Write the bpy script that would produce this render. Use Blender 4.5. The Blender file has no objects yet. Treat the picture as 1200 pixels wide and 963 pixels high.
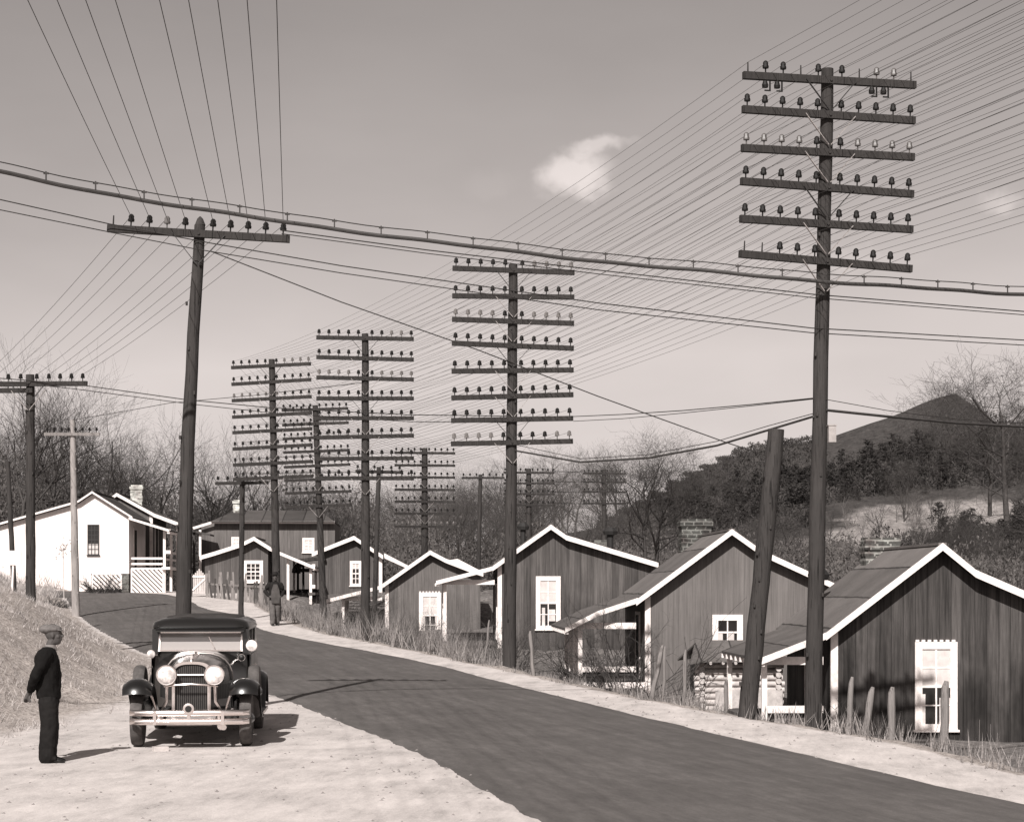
import bpy, bmesh, math, random
import numpy as np
from mathutils import Vector, Matrix
R = math.radians
random.seed(7); RNG = np.random.default_rng(7)
SC = bpy.context.scene
COL = SC.collection
CZ, HY, FPX = 2.15, 690.0, 2300.0        # camera height, horizon row, focal length in photo pixels
def P(px, py, Y):                        # photo measurement -> place in the world at distance Y
    return Vector(((px-600)/FPX*Y, Y, CZ-(py-HY)/FPX*Y))
# ---------------------------------------------------------------- materials
def tint(v): return (min(1, v*1.02), v*.934, v*.9, 1)
MATS = {}
class NT:
    def __init__(s, m):
        m.use_nodes = True; s.t = m.node_tree; s.t.nodes.clear()
    def n(s, typ, props=None, **ins):
        nd = s.t.nodes.new(typ)
        for k, v in (props or {}).items(): setattr(nd, k, v)
        for k, v in ins.items():
            key = int(k[1:]) if k[0] == 'i' and k[1:].isdigit() else k.replace('_', ' ')
            sock = nd.inputs[key]
            if isinstance(v, bpy.types.NodeSocket): s.t.links.new(v, sock)
            else: sock.default_value = v
        return nd
    def math(s, op, a, b=0.0, c=0.0): return s.n('ShaderNodeMath', {'operation': op}, i0=a, i1=b, i2=c).outputs[0]
    def noise(s, vec, scale, detail=4, rough=.6, dist=0):
        return s.n('ShaderNodeTexNoise', None, Vector=vec, Scale=scale, Detail=detail, Roughness=rough, Distortion=dist).outputs[0]
    def ramp(s, fac, stops):
        nd = s.n('ShaderNodeValToRGB', None, Fac=fac); e = nd.color_ramp.elements
        while len(e) < len(stops): e.new(.5)
        for el, (p, v) in zip(e, stops): el.position = p; el.color = tint(v) if not isinstance(v, tuple) else v
        return nd.outputs[0]
    def mapping(s, vec, scale=(1,1,1), rot=(0,0,0)):
        return s.n('ShaderNodeMapping', None, Vector=vec, Scale=scale, Rotation=rot).outputs[0]
    def out(s, color, rough=.8, metal=0.0, bump=None, bstr=.3, bdist=.02, **kw):
        if rough > .45 and metal == 0: kw.setdefault('Specular_IOR_Level', .1)
        b = s.n('ShaderNodeBsdfPrincipled', None, Base_Color=color, Roughness=rough, Metallic=metal, **kw)
        if bump is not None:
            bn = s.n('ShaderNodeBump', None, Strength=bstr, Distance=bdist, Height=bump)
            s.t.links.new(bn.outputs[0], b.inputs['Normal'])
        o = s.n('ShaderNodeOutputMaterial'); s.t.links.new(b.outputs[0], o.inputs[0])
        return b
def along(t, vec, deg, lx, ly):           # stretch a pattern lx by ly metres along a heading
    return t.n('ShaderNodeMapping', {'vector_type': 'TEXTURE'}, Vector=vec, Rotation=(0, 0, R(deg)), Scale=(lx, ly, 1)).outputs[0]
def new_mat(name):
    m = bpy.data.materials.new(name); MATS[name] = m; return m, NT(m)
def plain(name, v, rough=.7, metal=0.0, var=.25, scale=9.0, **kw):
    m, t = new_mat(name); co = t.n('ShaderNodeTexCoord').outputs['Object']
    nz = t.noise(co, scale, 5, .65)
    t.out(t.ramp(nz, [(.25, v*(1-var)), (.75, v*(1+var))]), rough, metal, bump=nz if rough > .4 else None, bstr=.15, **kw)
    return m
def siding(name, v, var=.35, bw=.19, streak=.5, gap=.35, rough=.85, foot_dark=0.0):
    m, t = new_mat(name); co = t.n('ShaderNodeTexCoord').outputs['Object']
    sx = t.n('ShaderNodeSeparateXYZ', None, Vector=co)
    u = t.math('ADD', sx.outputs[0], sx.outputs[1]); ub = t.math('DIVIDE', u, bw)
    wn = t.n('ShaderNodeTexWhiteNoise', {'noise_dimensions': '1D'}, W=t.math('FLOOR', ub)).outputs[0]
    fr = t.math('FRACT', ub)
    edge = t.math('GREATER_THAN', t.math('ABSOLUTE', t.math('SUBTRACT', fr, .5)), .455)
    zz = sx.outputs[2]
    def strip(fr_, zs, off): return t.noise(t.n('ShaderNodeCombineXYZ', None, X=t.math('MULTIPLY', u, fr_), Y=t.math('ADD', t.math('MULTIPLY', wn, 37.0), off), Z=t.math('MULTIPLY', zz, zs)).outputs[0], 1.0, 5, .72)
    s1 = strip(16.0, .7, 0.0); s0 = t.noise(t.n('ShaderNodeCombineXYZ', None, X=t.math('MULTIPLY', u, 2.2), Y=3.0, Z=t.math('MULTIPLY', zz, .12)).outputs[0], 1.0, 4, .65); s2 = t.noise(co, .9, 4, .6)
    k1 = t.n('ShaderNodeMapRange', None, Value=s1, i1=.3, i2=.7, i3=1-streak, i4=1+streak).outputs[0]
    k0 = t.n('ShaderNodeMapRange', None, Value=s0, i1=.32, i2=.68, i3=1-var, i4=1+var).outputs[0]
    f = t.math('MULTIPLY', t.math('MULTIPLY', k1, k0), t.math('ADD', 1-var*.4, t.math('MULTIPLY', wn, var*.8)))
    f = t.math('MULTIPLY', f, t.math('ADD', .84, t.math('MULTIPLY', s2, .32)))
    f = t.math('MULTIPLY', f, t.math('SUBTRACT', 1.0, t.math('MULTIPLY', edge, gap)))
    if foot_dark:                             # dark blotches that thicken toward the foot of the wall
        s3 = t.noise(t.mapping(co, (.55, .55, .35)), 1.3, 4, .6)
        k = t.n('ShaderNodeMapRange', None, Value=t.math('SUBTRACT', s3, t.math('MULTIPLY', sx.outputs[2], .085)), i1=.28, i2=.5).outputs[0]
        f = t.math('MULTIPLY', f, t.math('SUBTRACT', 1.0, t.math('MULTIPLY', k, foot_dark)))
    c = t.n('ShaderNodeMix', {'data_type': 'RGBA', 'blend_type': 'MULTIPLY'}, i0=1.0, i6=tint(v), i7=f)
    t.out(c.outputs[2], rough, bump=t.math('SUBTRACT', s1, t.math('MULTIPLY', edge, 1.5)), bstr=.5, bdist=.01)
    return m
def roofing(name, v, strip=.9):
    m, t = new_mat(name); co = t.n('ShaderNodeTexCoord').outputs['Object']
    sx = t.n('ShaderNodeSeparateXYZ', None, Vector=co)
    ub = t.math('DIVIDE', t.math('ADD', sx.outputs[0], t.math('MULTIPLY', t.noise(co, 1.5, 3, .6), .07)), strip)
    edge = t.math('GREATER_THAN', t.math('FRACT', ub), .95)
    wn = t.n('ShaderNodeTexWhiteNoise', {'noise_dimensions': '1D'}, W=t.math('FLOOR', ub)).outputs[0]
    nz = t.noise(co, 7, 6, .7); n2 = t.noise(co, .8, 4, .6)
    f = t.math('ADD', t.math('MULTIPLY', nz, .5), t.math('MULTIPLY', n2, .7)); f = t.math('ADD', f, t.math('MULTIPLY', wn, .35)); f = t.math('ADD', f, .2)
    f = t.math('MULTIPLY', f, t.math('SUBTRACT', 1.0, t.math('MULTIPLY', edge, .6)))
    c = t.n('ShaderNodeMix', {'data_type': 'RGBA', 'blend_type': 'MULTIPLY'}, i0=1.0, i6=tint(v), i7=f)
    t.out(c.outputs[2], .9, bump=t.math('SUBTRACT', nz, edge), bstr=.5, bdist=.02); return m
def pole_wood(name, v):
    m, t = new_mat(name); co = t.n('ShaderNodeTexCoord').outputs['Object']
    s1 = t.noise(t.mapping(co, (11, 11, .7)), 2.5, 6, .75); s2 = t.noise(t.mapping(co, (1.2, 1.2, .5)), 1.2, 3, .6)
    cr = t.n('ShaderNodeMapRange', None, Value=t.noise(t.mapping(co, (30, 30, .8)), 1.6, 3, .6), i1=.6, i2=.68).outputs[0]
    f = t.math('MULTIPLY', t.math('ADD', .35, s1), t.math('ADD', .5, s2)); f = t.math('MULTIPLY', f, t.math('SUBTRACT', 1.25, t.math('MULTIPLY', cr, .7)))
    c = t.n('ShaderNodeMix', {'data_type': 'RGBA', 'blend_type': 'MULTIPLY'}, i0=1.0, i6=tint(v), i7=f)
    t.out(c.outputs[2], .9, bump=t.math('SUBTRACT', s1, cr), bstr=.7, bdist=.02); return m
def bricks(name, v, mortar, sc=1.0):
    m, t = new_mat(name); co = t.n('ShaderNodeTexCoord').outputs['Object']
    sx = t.n('ShaderNodeSeparateXYZ', None, Vector=co)
    wob = t.noise(co, 3.0, 3, .6)
    cv = t.n('ShaderNodeCombineXYZ', None, X=t.math('ADD', t.math('ADD', sx.outputs[0], sx.outputs[1]), t.math('MULTIPLY', wob, .16)), Y=t.math('ADD', sx.outputs[2], t.math('MULTIPLY', wob, .07))).outputs[0]
    b = t.n('ShaderNodeTexBrick', None, Vector=cv, Color1=tint(v*.6), Color2=tint(v*1.6), Mortar=tint(mortar), Scale=sc, Mortar_Size=.018, Brick_Width=.26, Row_Height=.12)
    nz = t.noise(co, 9, 5, .7)
    c = t.n('ShaderNodeMix', {'data_type': 'RGBA', 'blend_type': 'MULTIPLY'}, i0=.8, i6=b.outputs[0], i7=t.ramp(t.math('ADD', t.math('MULTIPLY', nz, .4), t.math('MULTIPLY', wob, .6)), [(.38, .25), (.62, 1.2)]))
    t.out(c.outputs[2], .9, bump=b.outputs[1], bstr=-.5, bdist=.01); return m
# ---------------------------------------------------------------- mesh builder
class MB:
    def __init__(s): s.v = []; s.f = []
    def add(s, vs, fs):
        o = len(s.v); s.v += [tuple(p) for p in vs]; s.f += [tuple(i+o for i in q) for q in fs]; return s
    def box(s, a, b, M=None):
        (x0, y0, z0), (x1, y1, z1) = a, b
        vs = [(x0,y0,z0),(x1,y0,z0),(x1,y1,z0),(x0,y1,z0),(x0,y0,z1),(x1,y0,z1),(x1,y1,z1),(x0,y1,z1)]
        if M is not None: vs = [M @ Vector(p) for p in vs]
        return s.add(vs, [(3,2,1,0),(4,5,6,7),(0,1,5,4),(1,2,6,5),(2,3,7,6),(3,0,4,7)])
    def beam(s, p, q, w, h, up=(0,0,1)):     # a bar of section w x h from p to q
        p, q = Vector(p), Vector(q); d = q-p; L = d.length; d.normalize(); up = Vector(up)
        x = d.cross(up)
        if x.length < 1e-4: x = d.cross(Vector((0,1,0)))
        x.normalize(); z = x.cross(d)
        M = Matrix((x, d, z)).transposed().to_4x4(); M.translation = p
        return s.box((-w/2, 0, -h/2), (w/2, L, h/2), M)
    def rings(s, rs, closed=True, cap=True):
        n = len(rs[0]); o = len(s.v)
        for r in rs: s.v += [tuple(p) for p in r]
        for i in range(len(rs)-1):
            for j in range(n if closed else n-1):
                k = (j+1) % n
                s.f.append((o+i*n+j, o+i*n+k, o+(i+1)*n+k, o+(i+1)*n+j))
        if cap and closed:
            s.f.append(tuple(o+j for j in reversed(range(n)))); s.f.append(tuple(o+(len(rs)-1)*n+j for j in range(n)))
        return s
    def tube(s, pts, rad, n=8, cap=True):
        pts = [Vector(p) for p in pts]; rr = rad if hasattr(rad, '__len__') else [rad]*len(pts); rs = []
        ref = None
        for i, p in enumerate(pts):
            d = (pts[min(i+1, len(pts)-1)]-pts[max(i-1, 0)])
            if d.length < 1e-9: d = Vector((0,0,1))
            d.normalize()
            if ref is None or abs(ref.dot(d)) > .95: ref = Vector((0,0,1)) if abs(d.z) < .9 else Vector((1,0,0))
            x = d.cross(ref).normalized(); y = d.cross(x); ref = -y if False else ref
            rs.append([p+x*(rr[i]*math.cos(2*math.pi*k/n))+y*(rr[i]*math.sin(2*math.pi*k/n)) for k in range(n)])
        return s.rings(rs, True, cap)
    def lathe(s, prof, axis='Z', c=(0,0,0), n=12, cap=True):   # prof: (radius, height) along the axis
        c = Vector(c); rs = []
        for r, h in prof:
            ring = []
            for k in range(n):
                a = 2*math.pi*k/n; u, w = r*math.cos(a), r*math.sin(a)
                ring.append(c+Vector({'Z': (u, w, h), 'Y': (u, h, w), 'X': (h, u, w)}[axis]))
            rs.append(ring)
        return s.rings(rs, True, cap)
    def ball(s, c, r, n=10, m=7, sc=(1,1,1)):
        c = Vector(c); rs = []
        for i in range(m+1):
            a = math.pi*i/m; q = max(math.sin(a), .02)
            rs.append([c+Vector((r*sc[0]*q*math.cos(2*math.pi*k/n), r*sc[1]*q*math.sin(2*math.pi*k/n), -r*sc[2]*math.cos(a))) for k in range(n)])
        return s.rings(rs)
    def poly(s, pts, axis_from, axis_to, ax=1):               # polygon of (x,z) extruded along y (ax=1)
        def mk(p, h): return (p[0], h, p[1]) if ax == 1 else ((h, p[0], p[1]) if ax == 0 else (p[0], p[1], h))
        return s.rings([[mk(p, axis_from) for p in pts], [mk(p, axis_to) for p in pts]])
    def build(s, name, mat, parent=None, smooth=False, loc=None, fix=True):
        me = bpy.data.meshes.new(name); me.from_pydata(s.v, [], s.f); me.materials.append(mat)
        if fix:
            bm = bmesh.new(); bm.from_mesh(me); bmesh.ops.recalc_face_normals(bm, faces=bm.faces); bm.to_mesh(me); bm.free()
        if smooth:
            me.polygons.foreach_set('use_smooth', [True]*len(me.polygons))
            try: me.set_sharp_from_angle(angle=R(40))
            except Exception: pass
        o = bpy.data.objects.new(name, me); COL.objects.link(o)
        if parent is not None: o.parent = parent
        if loc is not None: o.location = loc
        return o
def tri_mesh(name, verts, mat, parent=None, tris=None):      # fast path for big numpy meshes; verts (n,3); consecutive triples unless tris given
    verts = np.asarray(verts, dtype=np.float32).reshape(-1, 3); n = len(verts)
    tris = np.arange(n, dtype=np.int32).reshape(-1, 3) if tris is None else np.asarray(tris, dtype=np.int32)
    k = tris.shape[1]; me = bpy.data.meshes.new(name)
    me.vertices.add(n); me.vertices.foreach_set('co', verts.ravel())
    me.loops.add(tris.size); me.loops.foreach_set('vertex_index', tris.ravel())
    me.polygons.add(len(tris)); me.polygons.foreach_set('loop_start', np.arange(0, tris.size, k, dtype=np.int32))
    me.polygons.foreach_set('loop_total', np.full(len(tris), k, dtype=np.int32))
    me.update(calc_edges=True); me.validate(); me.materials.append(mat)
    o = bpy.data.objects.new(name, me); COL.objects.link(o)
    if parent is not None: o.parent = parent
    return o
def tag(o, label, cat, group=None, kind=None):
    if label: o['label'] = label
    if cat: o['category'] = cat
    if group: o['group'] = group
    if kind: o['kind'] = kind
    return o
def thing(name, label, cat, loc=(0,0,0), rz=0, group=None):
    o = bpy.data.objects.new(name, None); COL.objects.link(o); o.empty_display_size = .3
    o.location = loc; o.rotation_euler = (0, 0, rz); return tag(o, label, cat, group)
KIDS = {}
def copy_tree(o, parent=None):
    c = o.copy(); COL.objects.link(c)
    if parent is not None: c.parent = parent
    for ch in [x for x in COL.objects if x.parent is o]: copy_tree(ch, c)
    return c
def light_copy(root, kids):
    c = root.copy(); COL.objects.link(c)
    for k in kids:
        q = k.copy(); COL.objects.link(q); q.parent = c
    return c
ORD = ['first','second','third','fourth','fifth','sixth','seventh','eighth','ninth','tenth','eleventh','twelfth','thirteenth','fourteenth']
# ---------------------------------------------------------------- palette
M_WHITE = siding('white_paint', .80, .03, .19, .07, .05, .6)
M_TRIM = plain('white_trim_paint', .78, .6, var=.2, scale=8)
M_SIDE4 = siding('dark_weathered_boards', .058, .45, .27, .5, .3, foot_dark=.55)
M_SIDE3 = siding('faded_grey_boards', .14, .08, .16, .2, .14, foot_dark=.15)
M_SIDE2 = siding('brown_stained_boards', .082, .36, .24, .42, .25, foot_dark=.25)
M_SIDE1 = siding('plain_stained_boards', .13, .16, .17, .3, .2, foot_dark=.2)
M_SIDE0 = siding('far_stained_boards', .09, .18, .2, .3, .2)
M_ROOF = roofing('tar_paper_roofing', .14)
M_ROOF2 = roofing('dark_roofing', .075, 1.1)
M_PLANK = siding('porch_planks', .12, .4, .14, .5, .4)
M_POLE = pole_wood('creosoted_pole_wood', .045)
M_POLE2 = pole_wood('bleached_pole_wood', .27)
M_ARM = pole_wood('crossarm_wood', .038)
M_POST = pole_wood('grey_post_wood', .2)
M_IRON = plain('galvanised_iron', .34, .5, .3)
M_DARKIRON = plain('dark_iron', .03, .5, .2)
M_GLASSDK = plain('dark_insulator_glass', .014, .5, 0, .1)
M_GLASSLT = plain('clear_insulator_glass', .1, .45, 0, .1)
M_GLASSMD = plain('greyish_insulator_glass', .14, .15, 0, .1)
M_WIRE = plain('bare_wire', .045, .6, 0, .1)
M_CABLE = plain('lead_cable', .05, .55, .1, .3)
M_PANE = plain('window_glass', .025, .06, 0, .3, 3)
M_CURT = plain('curtain_cloth', .55, .9, 0, .2, 4)
M_BRICK = bricks('chimney_brick', .12, .2)
M_BRICKW = bricks('whitewashed_brick', .5, .5)
M_LOG = plain('peeled_log', .5, .8, 0, .3, 7)
M_SOOT = plain('sooty_pipe', .02, .7, .2)
M_BARK = plain('grey_bark', .062, .9, 0, .4, 5)
M_DTWIG = plain('dark_twigs', .07, .9, 0, .3, 3)
M_TWIG = plain('twigs', .065, .9, 0, .3, 3)
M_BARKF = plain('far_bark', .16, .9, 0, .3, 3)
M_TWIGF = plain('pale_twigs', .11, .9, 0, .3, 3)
M_HBRUSH = plain('hill_brush', .06, .9, 0, .5, .3)
M_PINE = plain('pine_needles', .045, .8, 0, .45, 2)
M_BRUSH = plain('leafless_underbrush', .095, .9, 0, .6, .5)
# ---------------------------------------------------------------- lie of the land
_yt = np.array([-400,-50,0,18,26,33,42,50,60,68,80,88,94,100,120,160,250,400,3000.])
_zt = np.array([-2,-.6,-.3,-.08,0,.06,.22,.44,.72,.98,1.47,1.85,2.02,2.08,2.0,1.6,1.2,1,1.])
_yy = np.arange(-400, 3001, 1.0); _zz = np.interp(_yy, _yt, _zt)
_k = np.exp(-.5*(np.arange(-9, 10)/3.0)**2); _k /= _k.sum(); _zz = np.convolve(np.pad(_zz, 9, 'edge'), _k, 'valid')
def zr(Y): return np.interp(Y, _yy, _zz)
def hit(px, py):                          # where the sight line of a photo point meets the road grade
    Y = 30.0
    for _ in range(60): Y = .5*Y + .5*min(130, max(5, (CZ-float(zr(Y)))*FPX/(py-HY)))
    return ((px-600)/FPX*Y, Y)
def curve_of(pix, extra=(), pre=()):
    pts = list(pre)+[hit(*p) for p in pix]+list(extra); pts.sort(key=lambda p: p[1]); a = np.array(pts)
    yy = np.arange(-40, 131, .5); xx = np.interp(yy, a[:,1], a[:,0]); kk = np.exp(-.5*(np.arange(-8, 9)/3.2)**2); kk /= kk.sum()
    xs = np.convolve(np.pad(xx, 8, 'edge'), kk, 'valid'); return lambda Y: np.interp(Y, yy, xs)
XRE = curve_of([(1200,940),(1142,929.5),(1104,917),(1047,907),(970,890),(920,875),(780,845),(681,820.5),(600,801.5),(530,782),(455,766),(413,759),(309,738.7)],
               [(-10,73),(-11.9,77),(-13.3,82),(-14.6,87),(-15.8,91.5)], [(12,-30),(8.6,8)])
XSH = curve_of([(1200,911),(1152,901),(1104,885),(1070,873),(1027,866),(962,855),(885,844),(780,825),(681,805.5),(600,787),(555,779),(505,767),(455,757),(380,743)],
               [(-7.1,65),(-9.2,74),(-10.5,80),(-11.7,87),(-13,93)], [(14,-30),(11.0,8)])
XLE = curve_of([(627,963),(513,893),(408,848),(327,816),(176,769),(122,742)], [(-15.3,70),(-17.2,77),(-19.6,86),(-20.5,90)], [(4,-30),(2.4,8)])
XTOE = curve_of([], [(-11,-30),(-8.6,20),(-7.7,29),(-7.2,37),(-7.15,41),(-7.6,45),(-9.7,51),(-13.25,62.5),(-15.45,70),(-17.35,77),(-19.8,86),(-21,90)])
def vnoise(X, Y, s, seed=0):
    def h(i, j): 
        v = np.sin(i*127.1+j*311.7+seed*74.7)*43758.5453
        return v-np.floor(v)
    x, y = X/s, Y/s; i, j = np.floor(x), np.floor(y); fx, fy = x-i, y-j; fx = fx*fx*(3-2*fx); fy = fy*fy*(3-2*fy)
    return (h(i,j)*(1-fx)+h(i+1,j)*fx)*(1-fy)+(h(i,j+1)*(1-fx)+h(i+1,j+1)*fx)*fy
def ss(t): t = np.clip(t, 0, 1); return t*t*(3-2*t)
def in_road(X, Y, pad=0.0):
    a = (X > XLE(Y)-pad) & (X < XRE(Y)+pad) & (Y < 92.5+pad)
    b = (X < -17) & (Y > 87.0-pad) & (Y < 92.5+pad) & (X > -42)
    return a | b
def ground(X, Y, road=False):
    X = np.asarray(X, float); Y = np.asarray(Y, float)
    base = zr(Y)+.06*np.clip(-20-X, 0, 14)*ss((Y-78)/8)
    if road: return base
    d = XTOE(Y)-X
    top = 2.3+.75*ss((Y-58)/24)
    bank = np.maximum(base, base+(top-base)*ss(d/4.6))
    inb = (Y > 85.2) & (Y < 93) & (X < -17)
    z = np.where(d > 0, bank, base)
    z = np.where(inb, base, z)
    yard = ss((Y-92.5)/2.0)*ss((-19.5-X)/4)*.85
    z = z+np.where(Y > 92.5, yard, 0)*(Y < 400)
    e = X-XSH(Y)
    dep = 1.55-.25*ss((Y-45)/40)
    z = z-np.where(e > 0, dep*ss(e/4.2), 0)*ss((98-Y)/12)
    z = z+(vnoise(X,Y,1.3,1)-.5)*np.where((d > .4) | (e > .4), .16, .018)+(vnoise(X,Y,.5,2)-.5)*np.where((d > .2) | (e > .2), .08, .008)
    z = z+np.where((d > .5), (vnoise(X,Y,3.1,5)-.5)*.3*ss(d/3), 0)
    z = z+np.clip(Y-150, 0, 1e9)*.006*np.where(Y < 700, 1, 0)*0
    return z
def gz(X, Y): return float(ground(np.array([X]), np.array([Y]))[0])
def axis(segs):
    out = []
    for a, b, st in segs: out += list(np.arange(a, b, st))
    return np.array(out+[segs[-1][1]])
gx = axis([(-2500,-400,300),(-400,-80,20),(-80,-34,3),(-34,-22,.8),(-22,14,.25),(14,40,1.2),(40,100,6),(100,400,30),(400,2500,300)])
gy = axis([(-300,-40,20),(-40,10,3),(10,16,.8),(16,60,.25),(60,100,.4),(100,140,2.5),(140,400,14),(400,3000,200)])
GX, GY = np.meshgrid(gx, gy)
GZ = ground(GX, GY)
# sink the ground under the asphalt so the road sheet lies on it
din = np.where((GX < -17) & (GY > 86.5), np.minimum(GY-87.0, 92.5-GY), np.minimum(GX-XLE(GY), XRE(GY)-GX)*.93)*(GY < 92.6)
sk = ss((din+.05)/.5); GZ = GZ*(1-sk)+(ground(GX, GY, True)-.07)*sk
nx, ny = len(gx), len(gy)
ii = np.arange(nx*ny).reshape(ny, nx)
quads = np.stack([ii[:-1,:-1], ii[:-1,1:], ii[1:,1:], ii[1:,:-1]], -1).reshape(-1, 4)
m, t = new_mat('ground_dirt_and_dry_grass')
geo = t.n('ShaderNodeNewGeometry').outputs['Position']
at = t.n('ShaderNodeAttribute', {'attribute_name': 'dirt'}).outputs['Fac']
n1 = t.noise(geo, .9, 6, .65); n2 = t.noise(geo, 6, 6, .7); n3 = t.noise(geo, 28, 4, .7)
tracks = t.noise(along(t, geo, 10, .9, 3.6), 1.6, 6, .75); rut = t.noise(along(t, geo, 24, 7.0, 1.6), 2.0, 3, .5)
gr = t.noise(geo, 48, 3, .75)
fd = t.math('ADD', t.math('MULTIPLY', tracks, .26), t.math('ADD', t.math('MULTIPLY', n1, .34), t.math('MULTIPLY', t.noise(along(t, geo, -8, .3, 1.5), 1.2, 7, .8), .46)))
fd = t.math('ADD', fd, t.math('MULTIPLY', t.math('SUBTRACT', gr, .5), .35)); fd = t.math('ADD', fd, t.math('MULTIPLY', t.math('SUBTRACT', rut, .5), .16))
cd = t.ramp(fd, [(.34, .24), (.5, .46), (.66, .62)])
fg = t.math('ADD', t.math('MULTIPLY', n2, .6), t.math('ADD', t.math('MULTIPLY', n1, .3), t.math('MULTIPLY', n3, .2)))
cg = t.ramp(fg, [(.34, .2), (.5, .4), (.66, .56)])
lt_ = t.n('ShaderNodeAttribute', {'attribute_name': 'litter'}).outputs['Fac']
sp = t.noise(geo, 17, 4, .85)
cg = t.n('ShaderNodeMix', {'data_type': 'RGBA', 'blend_type': 'MULTIPLY'}, i0=1.0, i6=cg, i7=t.ramp(sp, [(.38, .35), (.58, 1.05)])).outputs[2]
cl_ = t.ramp(fg, [(.34, .04), (.5, .1), (.66, .24)])
cg = t.n('ShaderNodeMix', {'data_type': 'RGBA'}, i0=lt_, i6=cg, i7=cl_).outputs[2]
mask = t.n('ShaderNodeMapRange', None, Value=t.math('ADD', at, t.math('MULTIPLY', t.math('SUBTRACT', n2, .5), .7)), i1=.4, i2=.6).outputs[0]
mx = t.n('ShaderNodeMix', {'data_type': 'RGBA'}, i0=mask, i6=cg, i7=cd)
bh = t.math('ADD', t.math('MULTIPLY', n2, 1.0), t.math('ADD', t.math('MULTIPLY', n3, .6), t.math('MULTIPLY', tracks, .2)))
t.out(mx.outputs[2], .95, bump=bh, bstr=.35, bdist=.035)
g = tri_mesh('ground', np.stack([GX, GY, GZ], -1), m, tris=quads); g['kind'] = 'structure'
g.data.polygons.foreach_set('use_smooth', [True]*len(g.data.polygons))
dmask = np.clip((GX-XTOE(GY))/np.where(GY < 41, 2.4, .9)+.4, 0, 1)*np.clip((XSH(GY)-GX)/.35+.55, 0, 1)*(GY < 100)
dmask = np.maximum(dmask, in_road(GX, GY, .1)*1.0)
dmask = np.where(GY > 9, dmask, np.clip((GX+8)/1, 0, 1)*np.clip((12-GX)/1, 0, 1))
ca = g.data.attributes.new('dirt', 'FLOAT', 'POINT'); ca.data.foreach_set('value', dmask.ravel().astype(np.float32))
lit = np.clip((GX-XSH(GY)-.2)/.8, 0, 1)*(GY < 120)*(GX < 60)
lit = np.maximum(lit, np.clip((GY-92.5)/3, 0, 1)*.7)
g.data.attributes.new('litter', 'FLOAT', 'POINT').data.foreach_set('value', lit.ravel().astype(np.float32))
# the road sheet
rows = []
for Y in np.arange(-30, 86.01, .5):
    w = .09*(vnoise(np.array([Y]), np.array([3.]), 1.7, 9)[0]-.5)+.1*(vnoise(np.array([Y]), np.array([8.]), 1.1, 9)[0]-.5)
    w2 = .05*(vnoise(np.array([Y]), np.array([13.]), 1.9, 9)[0]-.5)+.06*(vnoise(np.array([Y]), np.array([18.]), .9, 9)[0]-.5)
    rows.append(((float(XLE(Y))+w2, Y), (float(XRE(Y))+w, Y)))
rows += [((-20.4,86.6),(-15.9,90.5)),((-22,87.0),(-17.3,92.3)),((-25,87.1),(-21,92.5)),((-30,87.2),(-29,92.5)),((-42,87.2),(-42,92.5))]
FK = [0,.02,.05,.1,.2,.35,.5,.65,.8,.9,.95,.98,1]; K = 13; rv = []
for (a, b) in rows:
    for k in range(K):
        f = FK[k]; x, y = a[0]+(b[0]-a[0])*f, a[1]+(b[1]-a[1])*f
        rv.append((x, y, float(ground(np.array([x]), np.array([y]), True)[0])-.012+.03*min(1, min(f, 1-f)/.06)+.05*(1-(2*f-1)**2)))
ri = np.arange(len(rv)).reshape(-1, K)
rq = np.stack([ri[:-1,:-1], ri[:-1,1:], ri[1:,1:], ri[1:,:-1]], -1).reshape(-1, 4)
m, t = new_mat('asphalt')
geo = t.n('ShaderNodeNewGeometry').outputs['Position']
st = t.noise(along(t, geo, 14, .35, 7.0), 1.5, 5, .6); gr = t.noise(geo, 55, 3, .8); n3 = t.noise(geo, 35, 4, .7); n1 = t.noise(geo, .6, 4, .6)
crk = t.n('ShaderNodeTexVoronoi', {'feature': 'DISTANCE_TO_EDGE'}, Vector=t.mapping(geo, (.16, .09, 1)), Scale=1.0).outputs[0]
crm = t.n('ShaderNodeMapRange', None, Value=crk, i1=.0, i2=.006).outputs[0]
f = t.math('ADD', t.math('MULTIPLY', st, .24), t.math('ADD', t.math('MULTIPLY', n1, .16), t.math('ADD', t.math('MULTIPLY', t.noise(along(t, geo, 14, .5, 1.6), 2.5, 9, .85), .4), t.math('MULTIPLY', gr, .2))))
c = t.ramp(f, [(.36, .066), (.5, .104), (.64, .16)])
c2 = c
t.out(c2, .85, bump=n3, bstr=.3, bdist=.01)
rd = tri_mesh('road', rv, m, tris=rq); rd['kind'] = 'structure'
rd.data.polygons.foreach_set('use_smooth', [True]*len(rd.data.polygons))
# the hill with its sharp slag peak
hx = np.arange(-20, 240.1, 2.5); hy = np.arange(175, 420.1, 3.0)
HX, HYY = np.meshgrid(hx, hy)
rp = np.array([P(px, py, 300) for px, py in [(560,640),(700,610),(760,585),(800,556),(860,528),(905,516),(940,514),(985,500),(1041,481),(1088,461),(1118,452),(1132,462),(1165,490),(1200,512),(1300,560),(1500,640),(2300,690)]])
RZ = np.interp(HX, rp[:,0], rp[:,2])
fr = np.clip((HYY-185)/115, 0, 1)**1.15; bk = 1-np.clip((HYY-300)/110, 0, 1)
HZ = np.minimum(fr, 1)*np.where(HYY > 300, bk, 1)*(RZ-1)+.3
crest = np.exp(-((HYY-300)/40)**2)
HZ += (vnoise(HX,HYY,14,3)-.5)*3*(1-crest)*np.clip((RZ-1)/12,0,1)+(vnoise(HX,HYY,5,4)-.5)*.5
HZ = np.where((HYY < 182) | (HX < -15) | (HX > 232), -2, HZ)
m, t = new_mat('hillside')
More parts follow.
